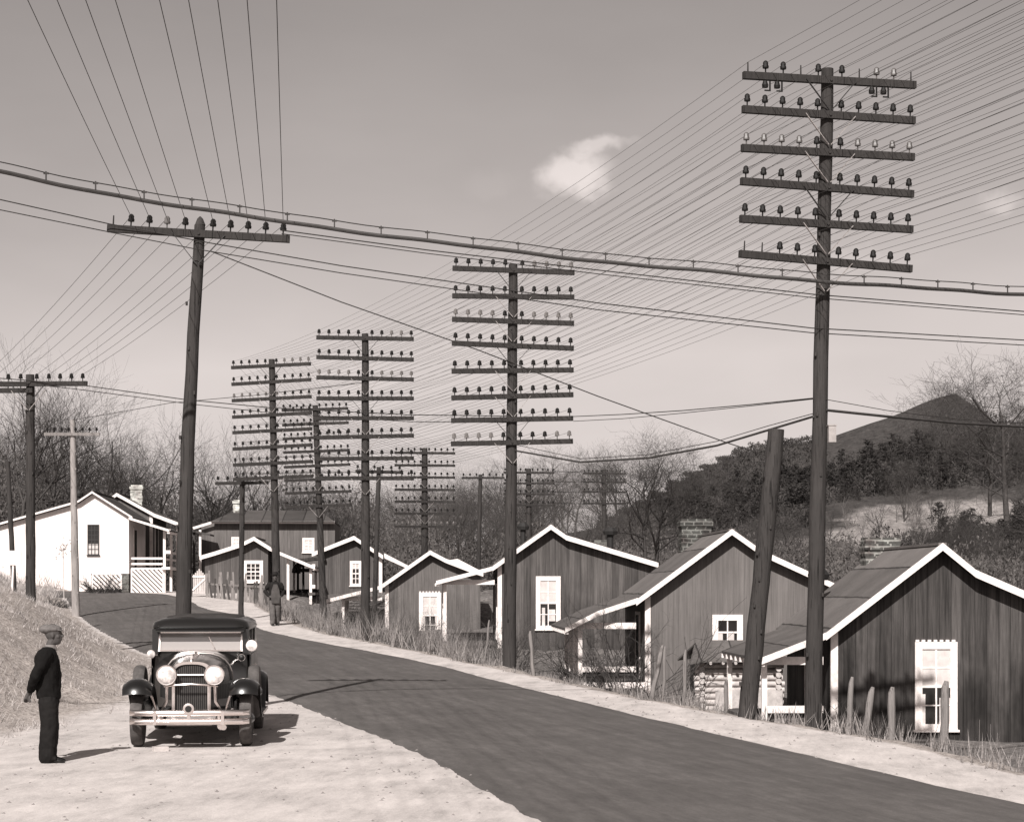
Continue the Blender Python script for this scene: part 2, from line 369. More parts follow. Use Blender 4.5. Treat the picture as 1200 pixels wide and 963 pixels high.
geo = t.n('ShaderNodeNewGeometry').outputs['Position']
at = t.n('ShaderNodeAttribute', {'attribute_name': 'grass'}).outputs['Fac']
n1 = t.noise(geo, .12, 5, .65); n2 = t.noise(geo, .9, 5, .7)
n3 = t.noise(geo, 2.6, 5, .8); cs = t.ramp(t.math('ADD', t.math('MULTIPLY', n2, .5), t.math('MULTIPLY', n3, .5)), [(.36, .022), (.62, .085)]); cg = t.ramp(n2, [(.3, .17), (.7, .36)])
mk = t.n('ShaderNodeMapRange', None, Value=t.math('ADD', at, t.math('MULTIPLY', t.math('SUBTRACT', n1, .5), .8)), i1=.4, i2=.6).outputs[0]
mx = t.n('ShaderNodeMix', {'data_type': 'RGBA'}, i0=mk, i6=cs, i7=cg)
t.out(mx.outputs[2], .95, bump=n2, bstr=.6, bdist=.4)
hn = np.arange(HX.size).reshape(HX.shape)
h = tri_mesh('hill', np.stack([HX, HYY, HZ], -1), m, tris=np.stack([hn[:-1,:-1], hn[:-1,1:], hn[1:,1:], hn[1:,:-1]], -1).reshape(-1, 4)); h['kind'] = 'structure'
h.data.polygons.foreach_set('use_smooth', [True]*len(h.data.polygons))
hpy = HY-(HZ-CZ)/HYY*FPX; hpx = 600+HX/HYY*FPX
gm = np.clip(1.3-np.hypot((HX-52)/15, (HYY-236)/13), 0, 1)+np.clip(1.2-np.hypot((HX-36)/11, (HYY-222)/10), 0, 1)
gm = np.clip(gm, 0, 1)
h.data.attributes.new('grass', 'FLOAT', 'POINT').data.foreach_set('value', gm.ravel().astype(np.float32))
def hillz(X, Y):
    i = int(np.clip(round((X-hx[0])/2.5), 0, len(hx)-1)); j = int(np.clip(round((Y-hy[0])/3.0), 0, len(hy)-1)); return float(HZ[j, i])
# ---------------------------------------------------------------- houses
YAW = R(2.5)
def window(h, x0, x1, z0, z1, y=0.0, fw=.13, mull=(1,1), curtain=None, fringe=False, open_low=False, frame=M_TRIM):
    m = MB(); m.box((x0+fw*.5, y-.015, z0+fw*.5), (x1-fw*.5, y+.02, z1-fw*.5)); pane = m.build('window', M_PANE, h)
    f = MB()
    f.box((x0, y-.05, z0), (x0+fw, y+.01, z1)); f.box((x1-fw, y-.05, z0), (x1, y+.01, z1))
    f.box((x0+fw, y-.052, z1-fw), (x1-fw, y+.008, z1)); f.box((x0+fw, y-.052, z0), (x1-fw, y+.008, z0+fw*.8))
    f.box((x0-.04, y-.09, z0-.05), (x1+.04, y+.012, z0))
    if fringe:
        n = 7
        for k in range(n):
            a = x0+(x1-x0)*k/n; f.box((a+.01, y-.06, z1), (a+(x1-x0)/n*.62, y+.005, z1+.05))
    f.build('window_frame', frame, pane)
    s = MB(); a, b = x0+fw, x1-fw; zb, zt = z0+fw*.8, z1-fw; mid = (zb+zt)/2
    s.box((a, y-.035, mid-.025), (b, y-.017, mid+.025))
    for k in range(1, mull[0]+1):
        x = a+(b-a)*k/(mull[0]+1); s.box((x-.018, y-.032, zb), (x+.018, y-.018, zt))
    for k in range(1, mull[1]+1):
        for lo, hi in ((zb, mid), (mid, zt)):
            z = lo+(hi-lo)*k/(mull[1]+1); s.box((a, y-.030, z-.015), (b, y-.0185, z+.015))
    s.build('sash', frame, pane)
    if curtain:
        c = MB()
        for (u0, u1, v0, v1) in curtain:
            c.box((a+(b-a)*u0, y-.0165, zb+(zt-zb)*v0), (a+(b-a)*u1, y-.0155, zb+(zt-zb)*v1))
        c.build('curtain', M_CURT, pane)
    return pane
def lerp_roof(prof, x):
    return float(np.interp(x, [p[0] for p in prof], [p[1] for p in prof]))
def house(name, label, loc, prof, W, L, wall_mat, roof_mat=None, trim=M_TRIM, rz=YAW, ov=.35, barge=.15, corner=(True, False), zb=-.6, porch_cut=True):
    roof_mat = roof_mat or M_ROOF
    h = thing(name, label, 'house', loc, rz)
    x0, x1 = W
    pts = [(x0, zb), (x1, zb), (x1, lerp_roof(prof, x1)-.1)]+[(x, z-.1) for x, z in reversed(prof) if x0 < x < x1]+[(x0, lerp_roof(prof, x0)-.1)]
    m = MB(); m.poly(pts, 0, L); m.build('wall', wall_mat, h)
    ap = max(range(len(prof)), key=lambda i: prof[i][1])
    band = [(x, z) for x, z in prof]+[(x, z-.07) for x, z in reversed(prof)]
    m = MB(); m.poly(band, -ov, L+ov)
    m.box((prof[ap][0]-.09, -ov-.01, prof[ap][1]-.03), (prof[ap][0]+.09, L+ov+.01, prof[ap][1]+.03))
    roof = m.build('roof', roof_mat, h)
    for y0, y1 in ((-ov-.045, -ov-.003),):
        b = [(x, z+.025) for x, z in prof]+[(x, z-barge) for x, z in reversed(prof)]
        MB().poly(b, y0, y1).build('bargeboard', trim, h)
    for side, on in zip((x0, x1), corner):
        if on:
            s = -1 if side == x0 else 1
            top = lerp_roof(prof, side)-.12
            MB().box((side-(.03 if s < 0 else .13), -.03, zb), (side+(.13 if s < 0 else .03), .05, top)).build('corner_board', trim, h)
    return h, roof
def porch(h, prof, L, beam_z, floor_z, rail_z, posts, side=-1, trim=M_TRIM, roof_mat=None, beam_x=None, ov=.3, zb=-.6, yfront=.12, rail=True, backposts=3, barge=.13, deck_mat=None):
    # prof runs from the outer eave to the house wall (x,z); the porch leans on the wall at x=prof[-1]
    roof_mat = roof_mat or M_ROOF
    band = list(prof)+[(x, z-.06) for x, z in reversed(prof)]
    r = MB(); r.poly(band, -ov, L+ov*.5); r.build('porch_roof', roof_mat, h)
    b = [(x, z+.02) for x, z in prof]+[(x, z-barge) for x, z in reversed(prof)]
    MB().poly(b, -ov-.04, -ov-.003).build('porch_bargeboard', trim, h)
    xi = prof[-1][0]; xo = posts[0]
    ex = MB(); xa, za = prof[0] if side < 0 else prof[-1]
    tails = MB(); xe, ze = min(prof, key=lambda p: p[1])
    n = max(4, int(L/.6))
    for k in range(n+1):
        y = -ov+.05+(L+ov)*k/n; MB().box((xe-.02 if side < 0 else xe-.1, y-.035, ze-.17), (xe+.1 if side < 0 else xe+.02, y+.035, ze-.065)).build('rafter_end', trim, h)
    for x in posts:
        for k in range(backposts):
            y = yfront+(L-yfront-.15)*k/max(1, backposts-1)
            MB().box((x-.06, y-.06, zb), (x+.06, y+.06, lerp_roof(sorted(prof), x)-.07)).build('porch_post', trim, h)
    bx = sorted((xo, xi)); 
    MB().box((bx[0]+.065, yfront-.05, beam_z-.09), (bx[1]-.01, yfront+.04, beam_z+.09)).build('porch_beam', trim, h)
    MB().box((xo-.05, yfront+.08, beam_z-.07), (xo+.05, L-.2, beam_z+.07)).build('porch_beam', trim, h)
    d = MB(); d.box((bx[0]-.1, .02, floor_z-.12), (bx[1]-.005, L, floor_z)); d.build('porch_floor', deck_mat or M_PLANK, h)
    if rail:
        MB().box((bx[0]+.065, yfront-.04, rail_z-.08), (bx[1]-.01, yfront+.03, rail_z+.08)).build('rail', trim, h)
def door(h, x, y0, y1, z0, z1, side=-1, mat=None):
    a, b = (x-.03, x+.02) if side < 0 else (x-.02, x+.03)
    d = MB(); d.box((a, y0, z0), (b, y1, z1)); d = d.build('door', mat or M_SIDE4, h)
    f = MB()
    for (p, q, r, s) in ((y0-.1, y0, z0, z1+.1), (y1, y1+.1, z0, z1+.1), (y0, y1, z1, z1+.1)):
        f.box((a-.012, p, r), (b+.012, q, s))
    f.build('door_frame', M_TRIM, d); return d
def chimney(parent, x, y, z0, z1, w, mat, cap=True, dp=None):
    dp = dp or w*.8; c = MB()
    rs_ = random.Random(int(w*100)); nz_ = max(3, int((z1-z0)/.14))
    for k in range(nz_):                  # courses of uneven stones
        a_, b_ = z0+(z1-z0)*k/nz_, z0+(z1-z0)*(k+1)/nz_; e_ = [rs_.uniform(-.025, .025) for _ in range(4)]
        c.box((x-w/2+e_[0], y-dp/2+e_[1], a_), (x+w/2+e_[2], y+dp/2+e_[3], b_-.002))
    if cap: c.box((x-w/2-.05, y-dp/2-.05, z1-.22), (x+w/2+.05, y+dp/2+.05, z1-.08))
    return c.build('chimney', mat, parent)
def stovepipe(parent, x, y, z0, z1, r=.1):
    c = MB(); c.lathe([(r, z0), (r, z1)], 'Z', (x, y, 0), 10); c.lathe([(r*2.0, z1-.02), (r*2.3, z1+.12), (r*1.2, z1+.28)], 'Z', (x, y, 0), 10)
    return c.build('stovepipe', M_SOOT, parent)
def px_prof(pts, ox, oy, s): return [((x-ox)/s, (oy-y)/s) for x, y in pts]
# nearest house on the right
s = FPX/44; o = (975, 884); T = lambda x, y: ((x-o[0])/s, (o[1]-y)/s)
pf = px_prof([(964,742),(1101,637.5),(1140,669),(1200,694.5),(1288,731)], *o, s)
h4, r4 = house('cabin', 'dark weathered board cabin with tall curtained window, nearest house on the right', P(*o, 44), pf, (0, 5.85), 5.5, M_SIDE4, zb=-.9, barge=.145)
window(h4, *(T(1073,0)[0], T(1123,0)[0]), T(0,855)[1], T(0,752)[1], fw=.16, mull=(1,1), curtain=[(0,1,.5,1),(.62,1,0,.35),(0,.12,0,.4)], fringe=True)
porch(h4, px_prof([(888,771),(966,741)], *o, s), 5.3, T(0,774)[1], T(0,846)[1], T(0,831)[1], [T(896,0)[0]], zb=-1.0, backposts=3)
MB().box((T(896,0)[0], .1, .3), (-.02, .16, .55)).build('porch_skirt_board', M_PLANK, h4)
door(h4, 0, 2.0, 2.9, .75, 2.6); window
chimney(r4, 2.3, 5.2, 3.6, 5.0, .9, bricks('rubble_chimney_stone', .09, .34, .75), dp=.6, cap=False)
stovepipe(r4, .62, 4.6, 3.3, 3.95, .12)
# second
s = FPX/57; o = (757, 812); T = lambda x, y: ((x-o[0])/s, (o[1]-y)/s)
pf = px_prof([(744,703.5),(856,621),(890,645),(978,685)], *o, s)
h3, r3 = house('cabin', 'smooth grey board cabin with small square window and branches across its porch', P(*o, 57), pf, (0, 5.35), 6.0, M_SIDE3, zb=-.9, barge=.145)
window(h3, T(835,0)[0], T(871,0)[0], T(0,760)[1], T(0,720)[1], fw=.17, mull=(1,0), curtain=[(.0,.25,0,.45),(.55,.85,0,.5)], fringe=False)
porch(h3, px_prof([(661,735.5),(700,716),(746,701)], *o, s), 5.8, T(0,733)[1], T(0,792)[1], T(0,784)[1], [T(680,0)[0]], zb=-.9, backposts=4)
MB().box((T(680,0)[0]+.07, .05, T(0,806)[1]), (-.02, .13, T(0,799)[1])).build('porch_skirt_board', M_TRIM, h3)
door(h3, 0, 1.6, 2.5, .35, 2.25)
chimney(r3, 2.2, 5.6, 3.8, 5.25, .95, bricks('mossy_chimney_brick', .07, .2, .9))
# third
s = FPX/74; o = (584, 758); T = lambda x, y: ((x-o[0])/s, (o[1]-y)/s)
pf = px_prof([(577,664),(645,615.5),(663,628),(771,660)], *o, s)
h2, r2 = house('cabin', 'brown striped board cabin with tall window half open, behind the tallest middle pole', P(*o, 74), pf, (0, 5.95), 6.0, M_SIDE2, zb=-.9, barge=.16)
window(h2, T(628,0)[0], T(657,0)[0], T(0,737)[1], T(0,675)[1], fw=.17, mull=(1,1), curtain=[(0,1,.48,1),(.1,.3,0,.4),(.5,.95,.1,.36)])
porch(h2, px_prof([(511,681),(580,663.5)], *o, s), 5.8, T(0,682)[1], T(0,752)[1], T(0,740)[1], [T(521.5,0)[0]], zb=-.9, backposts=3, rail=False)
door(h2, 0, 1.2, 2.2, .25, 2.3)
chimney(r2, 4.3, 4.6, 3.3, 4.15, .6, M_BRICK, cap=False); stovepipe(r2, 4.55, 3.4, 3.3, 4.35, .13)
stovepipe(r2, 1.2, 5.4, 3.5, 4.6, .11)
# fourth
s = FPX/85; o = (452, 748); T = lambda x, y: ((x-o[0])/s, (o[1]-y)/s)
pf = px_prof([(445,687),(504,645.5),(522,655),(553,667),(566,671)], *o, s)
h1, r1 = house('cabin', 'low striped cabin with fringed tall window and wide side porch near the thin middle pole', P(*o, 85), pf, (0, 4.1), 5.5, M_SIDE1, zb=-.9, barge=.16)
window(h1, T(491,0)[0], T(517,0)[0], T(0,747)[1], T(0,694)[1], fw=.18, mull=(1,1), curtain=[(0,1,.5,1),(0,.14,0,.5),(.86,1,0,.5)], fringe=True)
porch(h1, px_prof([(379,703.5),(448,686)], *o, s), 5.2, T(0,701)[1], T(0,745)[1], T(0,735)[1], [T(402,0)[0]], zb=-.9, backposts=3, rail=False)
door(h1, 0, 1.4, 2.3, .2, 2.1)
MB().poly([(2.35, 3.4), (3.2, 3.55), (4.3, 2.98), (4.0, 2.9)], 5.95, 6.0).build('rear_gable_board', M_TRIM, h1)
# two farther cabins
s = FPX/96; o = (380, 700); T = lambda x, y: ((x-o[0])/s, (o[1]-y)/s)
pf = px_prof([(366,648),(415,628.5),(449,651)], *o, s)
h0b, r0b = house('cabin', 'far small cabin with narrow white framed window left of the thin middle pole', P(*o, 96), pf, (0, 2.8), 5, M_SIDE0, zb=-.9, barge=.17, corner=(False, True))
window(h0b, T(410,0)[0], T(423.5,0)[0], T(0,686)[1], T(0,657)[1], fw=.13, mull=(1,1), curtain=[(0,1,.75,1)])
porch(h0b, px_prof([(343,667),(352,655),(381,652)], *o, s), 4.5, T(0,668)[1], T(0,702)[1], T(0,692)[1], [T(389-40,0)[0]], zb=-.9, backposts=2, trim=M_SIDE4)
MB().poly(px_prof([(449,647),(478,662),(478,666),(449,653)], *o, s), 2, 4.5).build('rear_porch_roof', M_TRIM, h0b)
MB().box((T(473,0)[0], 2.1, -.5), (T(477,0)[0], 2.25, T(0,664)[1])).build('porch_post', M_TRIM, h0b)
s = FPX/92; o = (240, 702); T = lambda x, y: ((x-o[0])/s, (o[1]-y)/s)
pf = px_prof([(235,652),(252,647),(283,637),(298,629.5),(318,642)], *o, s)
h0a, r0a = house('cabin', 'far cabin behind the leaning pickets with wide paned window and white porch on its right', P(*o, 92), pf, (0, 2.95), 5, M_SIDE0, zb=-.5, barge=.16, corner=(False, False))
window(h0a, T(285,0)[0], T(308,0)[0], T(0,682)[1], T(0,656.5)[1], fw=.16, mull=(2,1))
porch(h0a, px_prof([(314,641),(369,664)], *o, s), 4.5, T(0,663)[1], T(0,694)[1], T(0,687)[1], [T(363.5,0)[0], T(337,0)[0]], side=1, zb=-.8, backposts=2)
# long low building behind them
s = FPX/105; o = (236, 690); T = lambda x, y: ((x-o[0])/s, (o[1]-y)/s)
hx_ = thing('long_house', 'long low dark house with pale eave line far behind the picket fence', 'house', P(*o, 105), YAW)
MB().box((0, 0, -1.5), (T(392,0)[0], 6, T(0,613)[1])).build('wall', M_SIDE1, hx_)
MB().poly([(T(226,0)[0], T(0,618)[1]), (T(250,0)[0], T(0,610.5)[1]), (T(392,0)[0], T(0,610.5)[1]), (T(392,0)[0], T(0,613.5)[1]), (T(250,0)[0], T(0,613.5)[1]), (T(226,0)[0], T(0,621)[1])], -.4, -.3).build('eave_board', M_TRIM, hx_)
rb = MB(); xa, xb = T(248,0)[0], T(392,0)[0]
rb.rings([[(xa,-.5,T(0,612)[1]),(xb,-.5,T(0,612)[1]),(xb,-.5,T(0,611)[1]),(xa,-.5,T(0,611)[1])],[(xa+1,3,T(0,596)[1]),(xb-1,3,T(0,596)[1]),(xb-1,3,T(0,595)[1]),(xa+1,3,T(0,595)[1])],[(xa,6.5,T(0,612)[1]),(xb,6.5,T(0,612)[1]),(xb,6.5,T(0,611)[1]),(xa,6.5,T(0,611)[1])]])
rr = rb.build('roof', M_ROOF2, hx_)
chimney(rr, T(273,0)[0], 2.4, T(0,604)[1], T(0,583)[1], .42, M_BRICKW)
for (a, b, c, d) in ((271,282,629,641), (354,368,630,647)):
    window(hx_, T(a,0)[0], T(b,0)[0], T(0,d)[1], T(0,c)[1], fw=.12, curtain=[(0,1,0,1)])
for k, x in enumerate((229, 233, 240)):
    MB().box((T(x,0)[0]-.06, -2.2, -1.5), (T(x,0)[0]+.06, -2.08, T(0,622)[1])).build('porch_post', M_SIDE4 if k < 2 else M_TRIM, hx_)
MB().poly([(T(222,0)[0],T(0,620)[1]),(T(252,0)[0],T(0,627)[1]),(T(252,0)[0],T(0,629)[1]),(T(222,0)[0],T(0,622.5)[1])], -2.4, -.5).build('porch_roof', M_ROOF2, hx_)
# the white house on the left
s = FPX/92*1.0; s = 25.0; Dw = 92.0+1.2; s = FPX/Dw; o = (151, 694); T = lambda x, y: ((x-o[0])/s, (o[1]-y)/s)
pf = px_prof([(-110,647),(-20,620),(93,587.5),(109.4,576.5),(156,606)], *o, s)
hw, rw = house('white_house', 'white painted board house with long sloping roof at the left bend of the road', P(*o, Dw), pf, (T(-105,0)[0], 0), 5.5, M_WHITE, roof_mat=M_ROOF2, zb=T(0,672)[1], barge=.07, corner=(False, False), trim=M_TRIM, ov=.25)
MB().box((T(-105,0)[0]+.002, .002, -.6), (T(107,0)[0], .3, T(0,672)[1]+.001)).build('foot_boards', M_WHITE, hw)
window(hw, T(103,0)[0], T(116.5,0)[0], T(0,650)[1], T(0,614.5)[1], fw=.045, mull=(2,2), curtain=[(0,1,0,.36)], frame=M_DARKIRON)
stovepipe(rw, T(78,0)[0], 3.5, T(0,596)[1], T(0,577)[1], .09)
porch(hw, px_prof([(152,606.5),(199,621)], *o, s), 5.3, T(0,622)[1], T(0,664)[1], T(0,646.5)[1], [T(191.5,0)[0]], side=1, zb=T(0,697)[1], backposts=3, roof_mat=M_ROOF2, yfront=.3, barge=.09, deck_mat=M_TRIM)
for yy in (654, 660.5):
    MB().box((.01, .27, T(0,yy)[1]-.05), (T(191,0)[0]-.07, .33, T(0,yy)[1]+.05)).build('rail', M_TRIM, hw)
for yy in (646.5, 655):
    MB().box((T(191.5,0)[0]-.04, .45, T(0,yy)[1]-.05), (T(191.5,0)[0]+.04, 5.0, T(0,yy)[1]+.05)).build('rail', M_TRIM, hw)
def lattice(x0, x1, z0, z1, y, step=.215, w=.1):
    l = MB(); h = z1-z0; k = x0-h
    while k < x1:
        a0 = max(k, x0); a1 = min(k+h, x1)
        if a1-a0 > .05: l.beam((a0, y, z1-(a0-k)), (a1, y, z1-(a1-k)), .02, w, up=(0,0,1))
        k += step
    l.box((x0, y-.03, z1-.06), (x1, y-.012, z1+.02)); l.box((x1-.06, y-.031, z0), (x1+.04, y-.0125, z1-.061)); l.box((x0-.02, y-.0305, z0), (x0+.05, y-.0127, z1-.061))
    return l.build('lattice', M_TRIM, hw)
lattice(T(153,0)[0], T(191,0)[0], T(0,697)[1], T(0,665.5)[1], .22)
lattice(T(108,0)[0], T(142,0)[0], T(0,690)[1], T(0,672)[1], .04)
MB().box((T(143,0)[0], -.02, T(0,699)[1]), (T(151,0)[0], .3, T(0,672)[1]-.005)).build('pier', M_BRICK, hw)
MB().box((T(-100,0)[0], .3, -2), (T(150,0)[0], .4, T(0,672)[1]-.003)).build('underfloor_shade', M_DARKIRON, hw)  # dark sheet standing in for the shade beneath the house floor
MB().box((T(154,0)[0], .5, -1), (T(190,0)[0], .6, T(0,667)[1]-.1)).build('underfloor_shade', M_DARKIRON, hw)  # second dark sheet, painted shade behind the porch lattice
door(hw, 0, 1.5, 2.4, T(0,664)[1], T(0,664)[1]+1.8, side=1)
# its neighbour behind, porch to the right
s = FPX/99; o = (120, 694); T = lambda x, y: ((x-o[0])/s, (o[1]-y)/s)
pf = px_prof([(112,596),(137.5,578),(182,602.5)], *o, s)
hv, rv_ = house('frame_house', 'second house with brick chimney and white gable edge just behind the white house', P(*o, 99.2), pf, (0, T(178,0)[0]), 5.5, M_SIDE1, roof_mat=M_ROOF2, zb=-1, barge=.145, corner=(False, True), ov=.2)
chimney(rv_, T(152,0)[0], 2.5, T(0,598)[1], T(0,565)[1], .6, M_BRICKW)
porch(hv, px_prof([(180,601.5),(211,613)], *o, s), 5.0, T(0,617)[1], T(0,664)[1], T(0,650)[1], [T(207,0)[0]], side=1, zb=-1, backposts=3, roof_mat=M_ROOF2, barge=.16)
door(hv, T(178,0)[0], 1, 2, T(0,664)[1], T(0,664)[1]+2, side=1)
# little log shed
Ds = 52.0; s = FPX/Ds; o = (822, 836); T = lambda x, y: ((x-o[0])/s, (o[1]-y)/s)
sh = thing('log_shed', 'low whitewashed log shed with dark roof between two cabins beside the road', 'shed', P(*o, Ds), R(2))
lg = MB(); zt = T(0,776)[1]; n = 8; wdt = T(912,0)[0]
for k in range(n):
    z = .06+(zt-.06)*(k+.5)/n; r = zt/n*.46
    lg.tube([(-.16-.05*random.random(), 0, z), (wdt+.12+.06*random.random(), 0, z)], [r, r*.9], 9)
    lg.tube([(0, -.14-.05*random.random(), z+r), (0, 1.9, z+r)], [r*.95, r*.9], 9)
    lg.tube([(wdt, -.14-.05*random.random(), z+r), (wdt, 1.9, z+r)], [r*.95, r*.9], 9)
lg.build('log_wall', M_LOG, sh, smooth=True)
MB().box((-.0, .03, -.6), (wdt, .07, zt)).build('chinking', plain('chinking', .12, .9), sh)
MB().box((.35, -.16, -.5), (wdt+.1, -.13, T(0,808)[1])).build('board_skirt', plain('pale_planks', .48, .9, 0, .3, 5), sh)
rf = MB(); xl, xr = T(806,0)[0], T(925,0)[0]; ze, zp = T(0,774)[1], T(0,753)[1]
rf.rings([[(xl,-.45,ze-.08),(T(830,0)[0],-.45,ze),(xr,-.45,ze),(xr,-.45,ze+.05),(T(830,0)[0],-.45,ze+.05),(xl,-.45,ze-.03)],
          [(xl+.3,.9,zp-.08),(T(830,0)[0],.9,zp),(xr,.9,zp),(xr,.9,zp+.05),(T(830,0)[0],.9,zp+.05),(xl+.3,.9,zp-.03)],
          [(xl,2.3,ze-.08),(T(830,0)[0],2.3,ze),(xr,2.3,ze),(xr,2.3,ze+.05),(T(830,0)[0],2.3,ze+.05),(xl,2.3,ze-.03)]])
rf.build('roof', M_ROOF, sh)
tl = MB()
for k in range(7):
    x = T(830,0)[0]+(xr-T(830,0)[0])*k/6.5; MB().tube([(x, -.5, ze-.05), (x, .3, ze+.1)], .04, 7).build('rafter_end', M_LOG, sh)
MB().box((T(797,0)[0]+.35, .5, -.5), (T(818,0)[0], .7, ze-.1)).build('side_boards', M_SIDE4, sh)
# ---------------------------------------------------------------- poles
M_TROU0 = pole_wood('weathered_arm_wood', .2)
def ins_mesh(mat, name):
    m = MB(); m.lathe([(.012,-.07),(.012,.03)], 'Z', (0,0,0), 6)
    m.lathe([(.05,.02),(.054,.05),(.042,.075),(.046,.1),(.034,.125),(.014,.14)], 'Z', (0,0,0), 8)
    o = m.build(name, mat, None, smooth=True, fix=False); me = o.data; bpy.data.objects.remove(o); return me
INS_D = ins_mesh(M_GLASSDK, 'insulator'); INS_L = ins_mesh(M_GLASSLT, 'insulator'); INS_M = ins_mesh(M_GLASSMD, 'insulator')
def peg_mesh():
    m = MB(); m.lathe([(.014,-.07),(.01,.1)], 'Z', (0,0,0), 6); o = m.build('pin', M_ARM, None, fix=False); me = o.data; bpy.data.objects.remove(o); return me
PEG = peg_mesh()
AX, AH = .09, .115
def pins10(half, gap=.2): 
    a = np.linspace(gap, half-.08, 5); return list(-a[::-1])+list(a)
def utility_pole(label, base, top, arms, r0, r1, half=1.44, yaw=0.0, npins=None, light=(), nopin=(), cap=False, mat=None, group=None, brace=True, name='utility_pole', bend=0.0, fine=True, armmat=None):
    """base/top: world points; arms: list of (z, roll). Returns (thing, {(arm,pin): world point})"""
    base = Vector(base); top = Vector(top); gb = base.copy(); gb.z = min(base.z, gz(base.x, base.y))
    t = thing(name, label, 'pole', gb, 0, group)
    m = MB(); L = top.z-gb.z; n = 14; pts = []; rad = []
    ax = top-base
    for k in range(n+1):
        f = k/n; z = -.3+f*(L+.3); p = base+ax*((z+gb.z-base.z)/ax.z)
        b = bend*math.sin(math.pi*f)
        pts.append((p.x-gb.x+b+.006*math.sin(k*2.1), p.y-gb.y, z)); rad.append((r0+(r1-r0)*f)*(1+.02*math.sin(k*1.7)))
    m.tube(pts, rad, 12)
    if cap: m.lathe([(r1*1.0, L), (r1*.55, L+.1), (.01, L+.14)], 'Z', (top.x-gb.x, top.y-gb.y, 0), 12)
    if fine:
        for k in range(9):                    # climbing steps and old nails
            z = L*(.12+.09*k); f = z/L; i = min(n-1, int(f*n)); c = Vector(pts[i]); a = random.random()*6.28
            m.box((c.x+rad[i]*.9*math.cos(a)-.015, c.y-rad[i]*1.02-.012, z-.03), (c.x+rad[i]*.9*math.cos(a)+.015, c.y-rad[i]*.7, z+.03))
    m.build('shaft', mat or M_POLE, t, smooth=True)
    out = {}
    ca, sa = math.cos(yaw), math.sin(yaw)
    for ai, arm in enumerate(arms):
        z, roll = arm[0], arm[1]; hl, hr = (arm[2], arm[3]) if len(arm) > 3 else (half, half)
        f = (z-base.z)/ax.z; c = base+ax*f-gb; fr = min(1, max(0, (z-gb.z)/L)); i = int(fr*n); c.x += bend*math.sin(math.pi*fr)
        r = r0+(r1-r0)*fr
        X = Vector((ca*math.cos(roll), sa*math.cos(roll), -math.sin(roll))); Yv = Vector((-sa, ca, 0)); Zv = X.cross(Yv)
        M = Matrix((X, Yv, Zv)).transposed().to_4x4(); M.translation = c-Yv*(r*.92+AX/2-.02)
        a = MB(); a.box((-hl, -AX/2, -AH/2), (hr, AX/2, AH/2))
        a.lathe([(.025, -AX/2-.02), (.025, -AX/2+.01)], 'Y', (0,0,0), 6)
        ao = a.build('crossarm', armmat or M_ARM, t); ao.matrix_local = M
        if brace:
            b = MB()
            for s_ in (-1, 1):
                b.beam((s_*.42, -AX/2-.008, -.01), (s_*.02, -AX/2+.02, -.48), .012, .035, up=(0,1,0))
            b.build('brace', M_IRON if ai % 3 else M_DARKIRON, ao)
        ps = npins if npins is not None else pins10((hl+hr)/2)
        for j, x in enumerate(ps):
            if x < -hl or x > hr: continue
            if (ai, j) in nopin:
                o = bpy.data.objects.new('pin', PEG)
            else:
                o = bpy.data.objects.new('insulator', (INS_L if base.y < 40 else INS_M) if (ai, j) in light else INS_D)
            COL.objects.link(o); o.parent = ao; o.location = (x, 0, AH/2+.055)
            out[(ai, j)] = gb+M@Vector((x, -.05, AH/2+.055+.095))
    return t, out
def arms_from(ys, D, rolls): return [(CZ-(y-HY)/FPX*D, r) for y, r in zip(ys, rolls)]
PL = {}
D = 31.5
lt = {(0,7),(0,8)}|{(2,j) for j in (0,1,2,3,6,7,8,9)}
tA, PL['A'] = utility_pole('nearest tall pole on the right with six long crossarms and pale glass on one arm', P(952.5,850,D), P(970,81,D),
    arms_from([96.5,137,181,222,264.5,308], D, [.0,.012,.004,.028,.02,.048]), .145, .1, yaw=R(12), light=lt, nopin={(0,0),(0,3),(0,6),(0,9),(5,0),(5,1)}, half=1.46)
xa = [c for c in COL.objects if c.parent is tA and c.name.startswith('crossarm')][0]   # extra under-arm insulators of the top arm
for bx in (-1.02, -.82, .78, .98):
    x = MB(); x.box((bx-.012, -.03, -.22), (bx+.012, -.015, .02)); x.box((bx-.09, -.032, -.235), (bx+.012, -.013, -.215))
    x.lathe([(.05,-.18),(.054,-.14),(.034,-.08),(.014,-.06)], 'Z', (bx-.08, -.02, 0), 8); x.build('insulator', M_GLASSDK, xa)
bx = MB(); q = P(972,510,D)-tA.location; bx.box((q.x-.06, q.y-.3, q.z-.13), (q.x+.06, q.y-.15, q.z+.13)); bx.box((q.x-.07, q.y-.31, q.z+.13), (q.x+.07, q.y-.14, q.z+.15)); bx.build('terminal_box', M_IRON, tA)
D = 46.3
lt = {(0,j) for j in (6,7,8,9)}|{(2,j) for j in (0,1,2,3,6,7,8,9)}|{(7,j) for j in (0,1,2,3,8,9)}
tB, PL['B'] = utility_pole('tall middle pole with eight crossarms standing in front of the brown striped cabin', P(597,772,D), P(601.5,310,D),
    arms_from([318,348.5,377.5,406,435,465,492,519], D, [.022,-.002,.022,.032,-.02,-.035,-.025,-.028]), .16, .105, yaw=R(5), light=lt, half=1.44)
D = 58.2
tC, PL['C'] = utility_pole('upright pole with eight crossarms standing beside the low striped cabin', P(428.5,748,D), P(428,391,D),
    arms_from([397,420.6,444,467.4,490.4,512,537.5,560.5], D, [.01,.02,.016,-.004,-.004,-.026,-.01,0]), .148, .1, yaw=R(3), light={(2,j) for j in (0,1,2,3,6,7,8,9)}|{(0,7),(0,8)})
D = 69.0
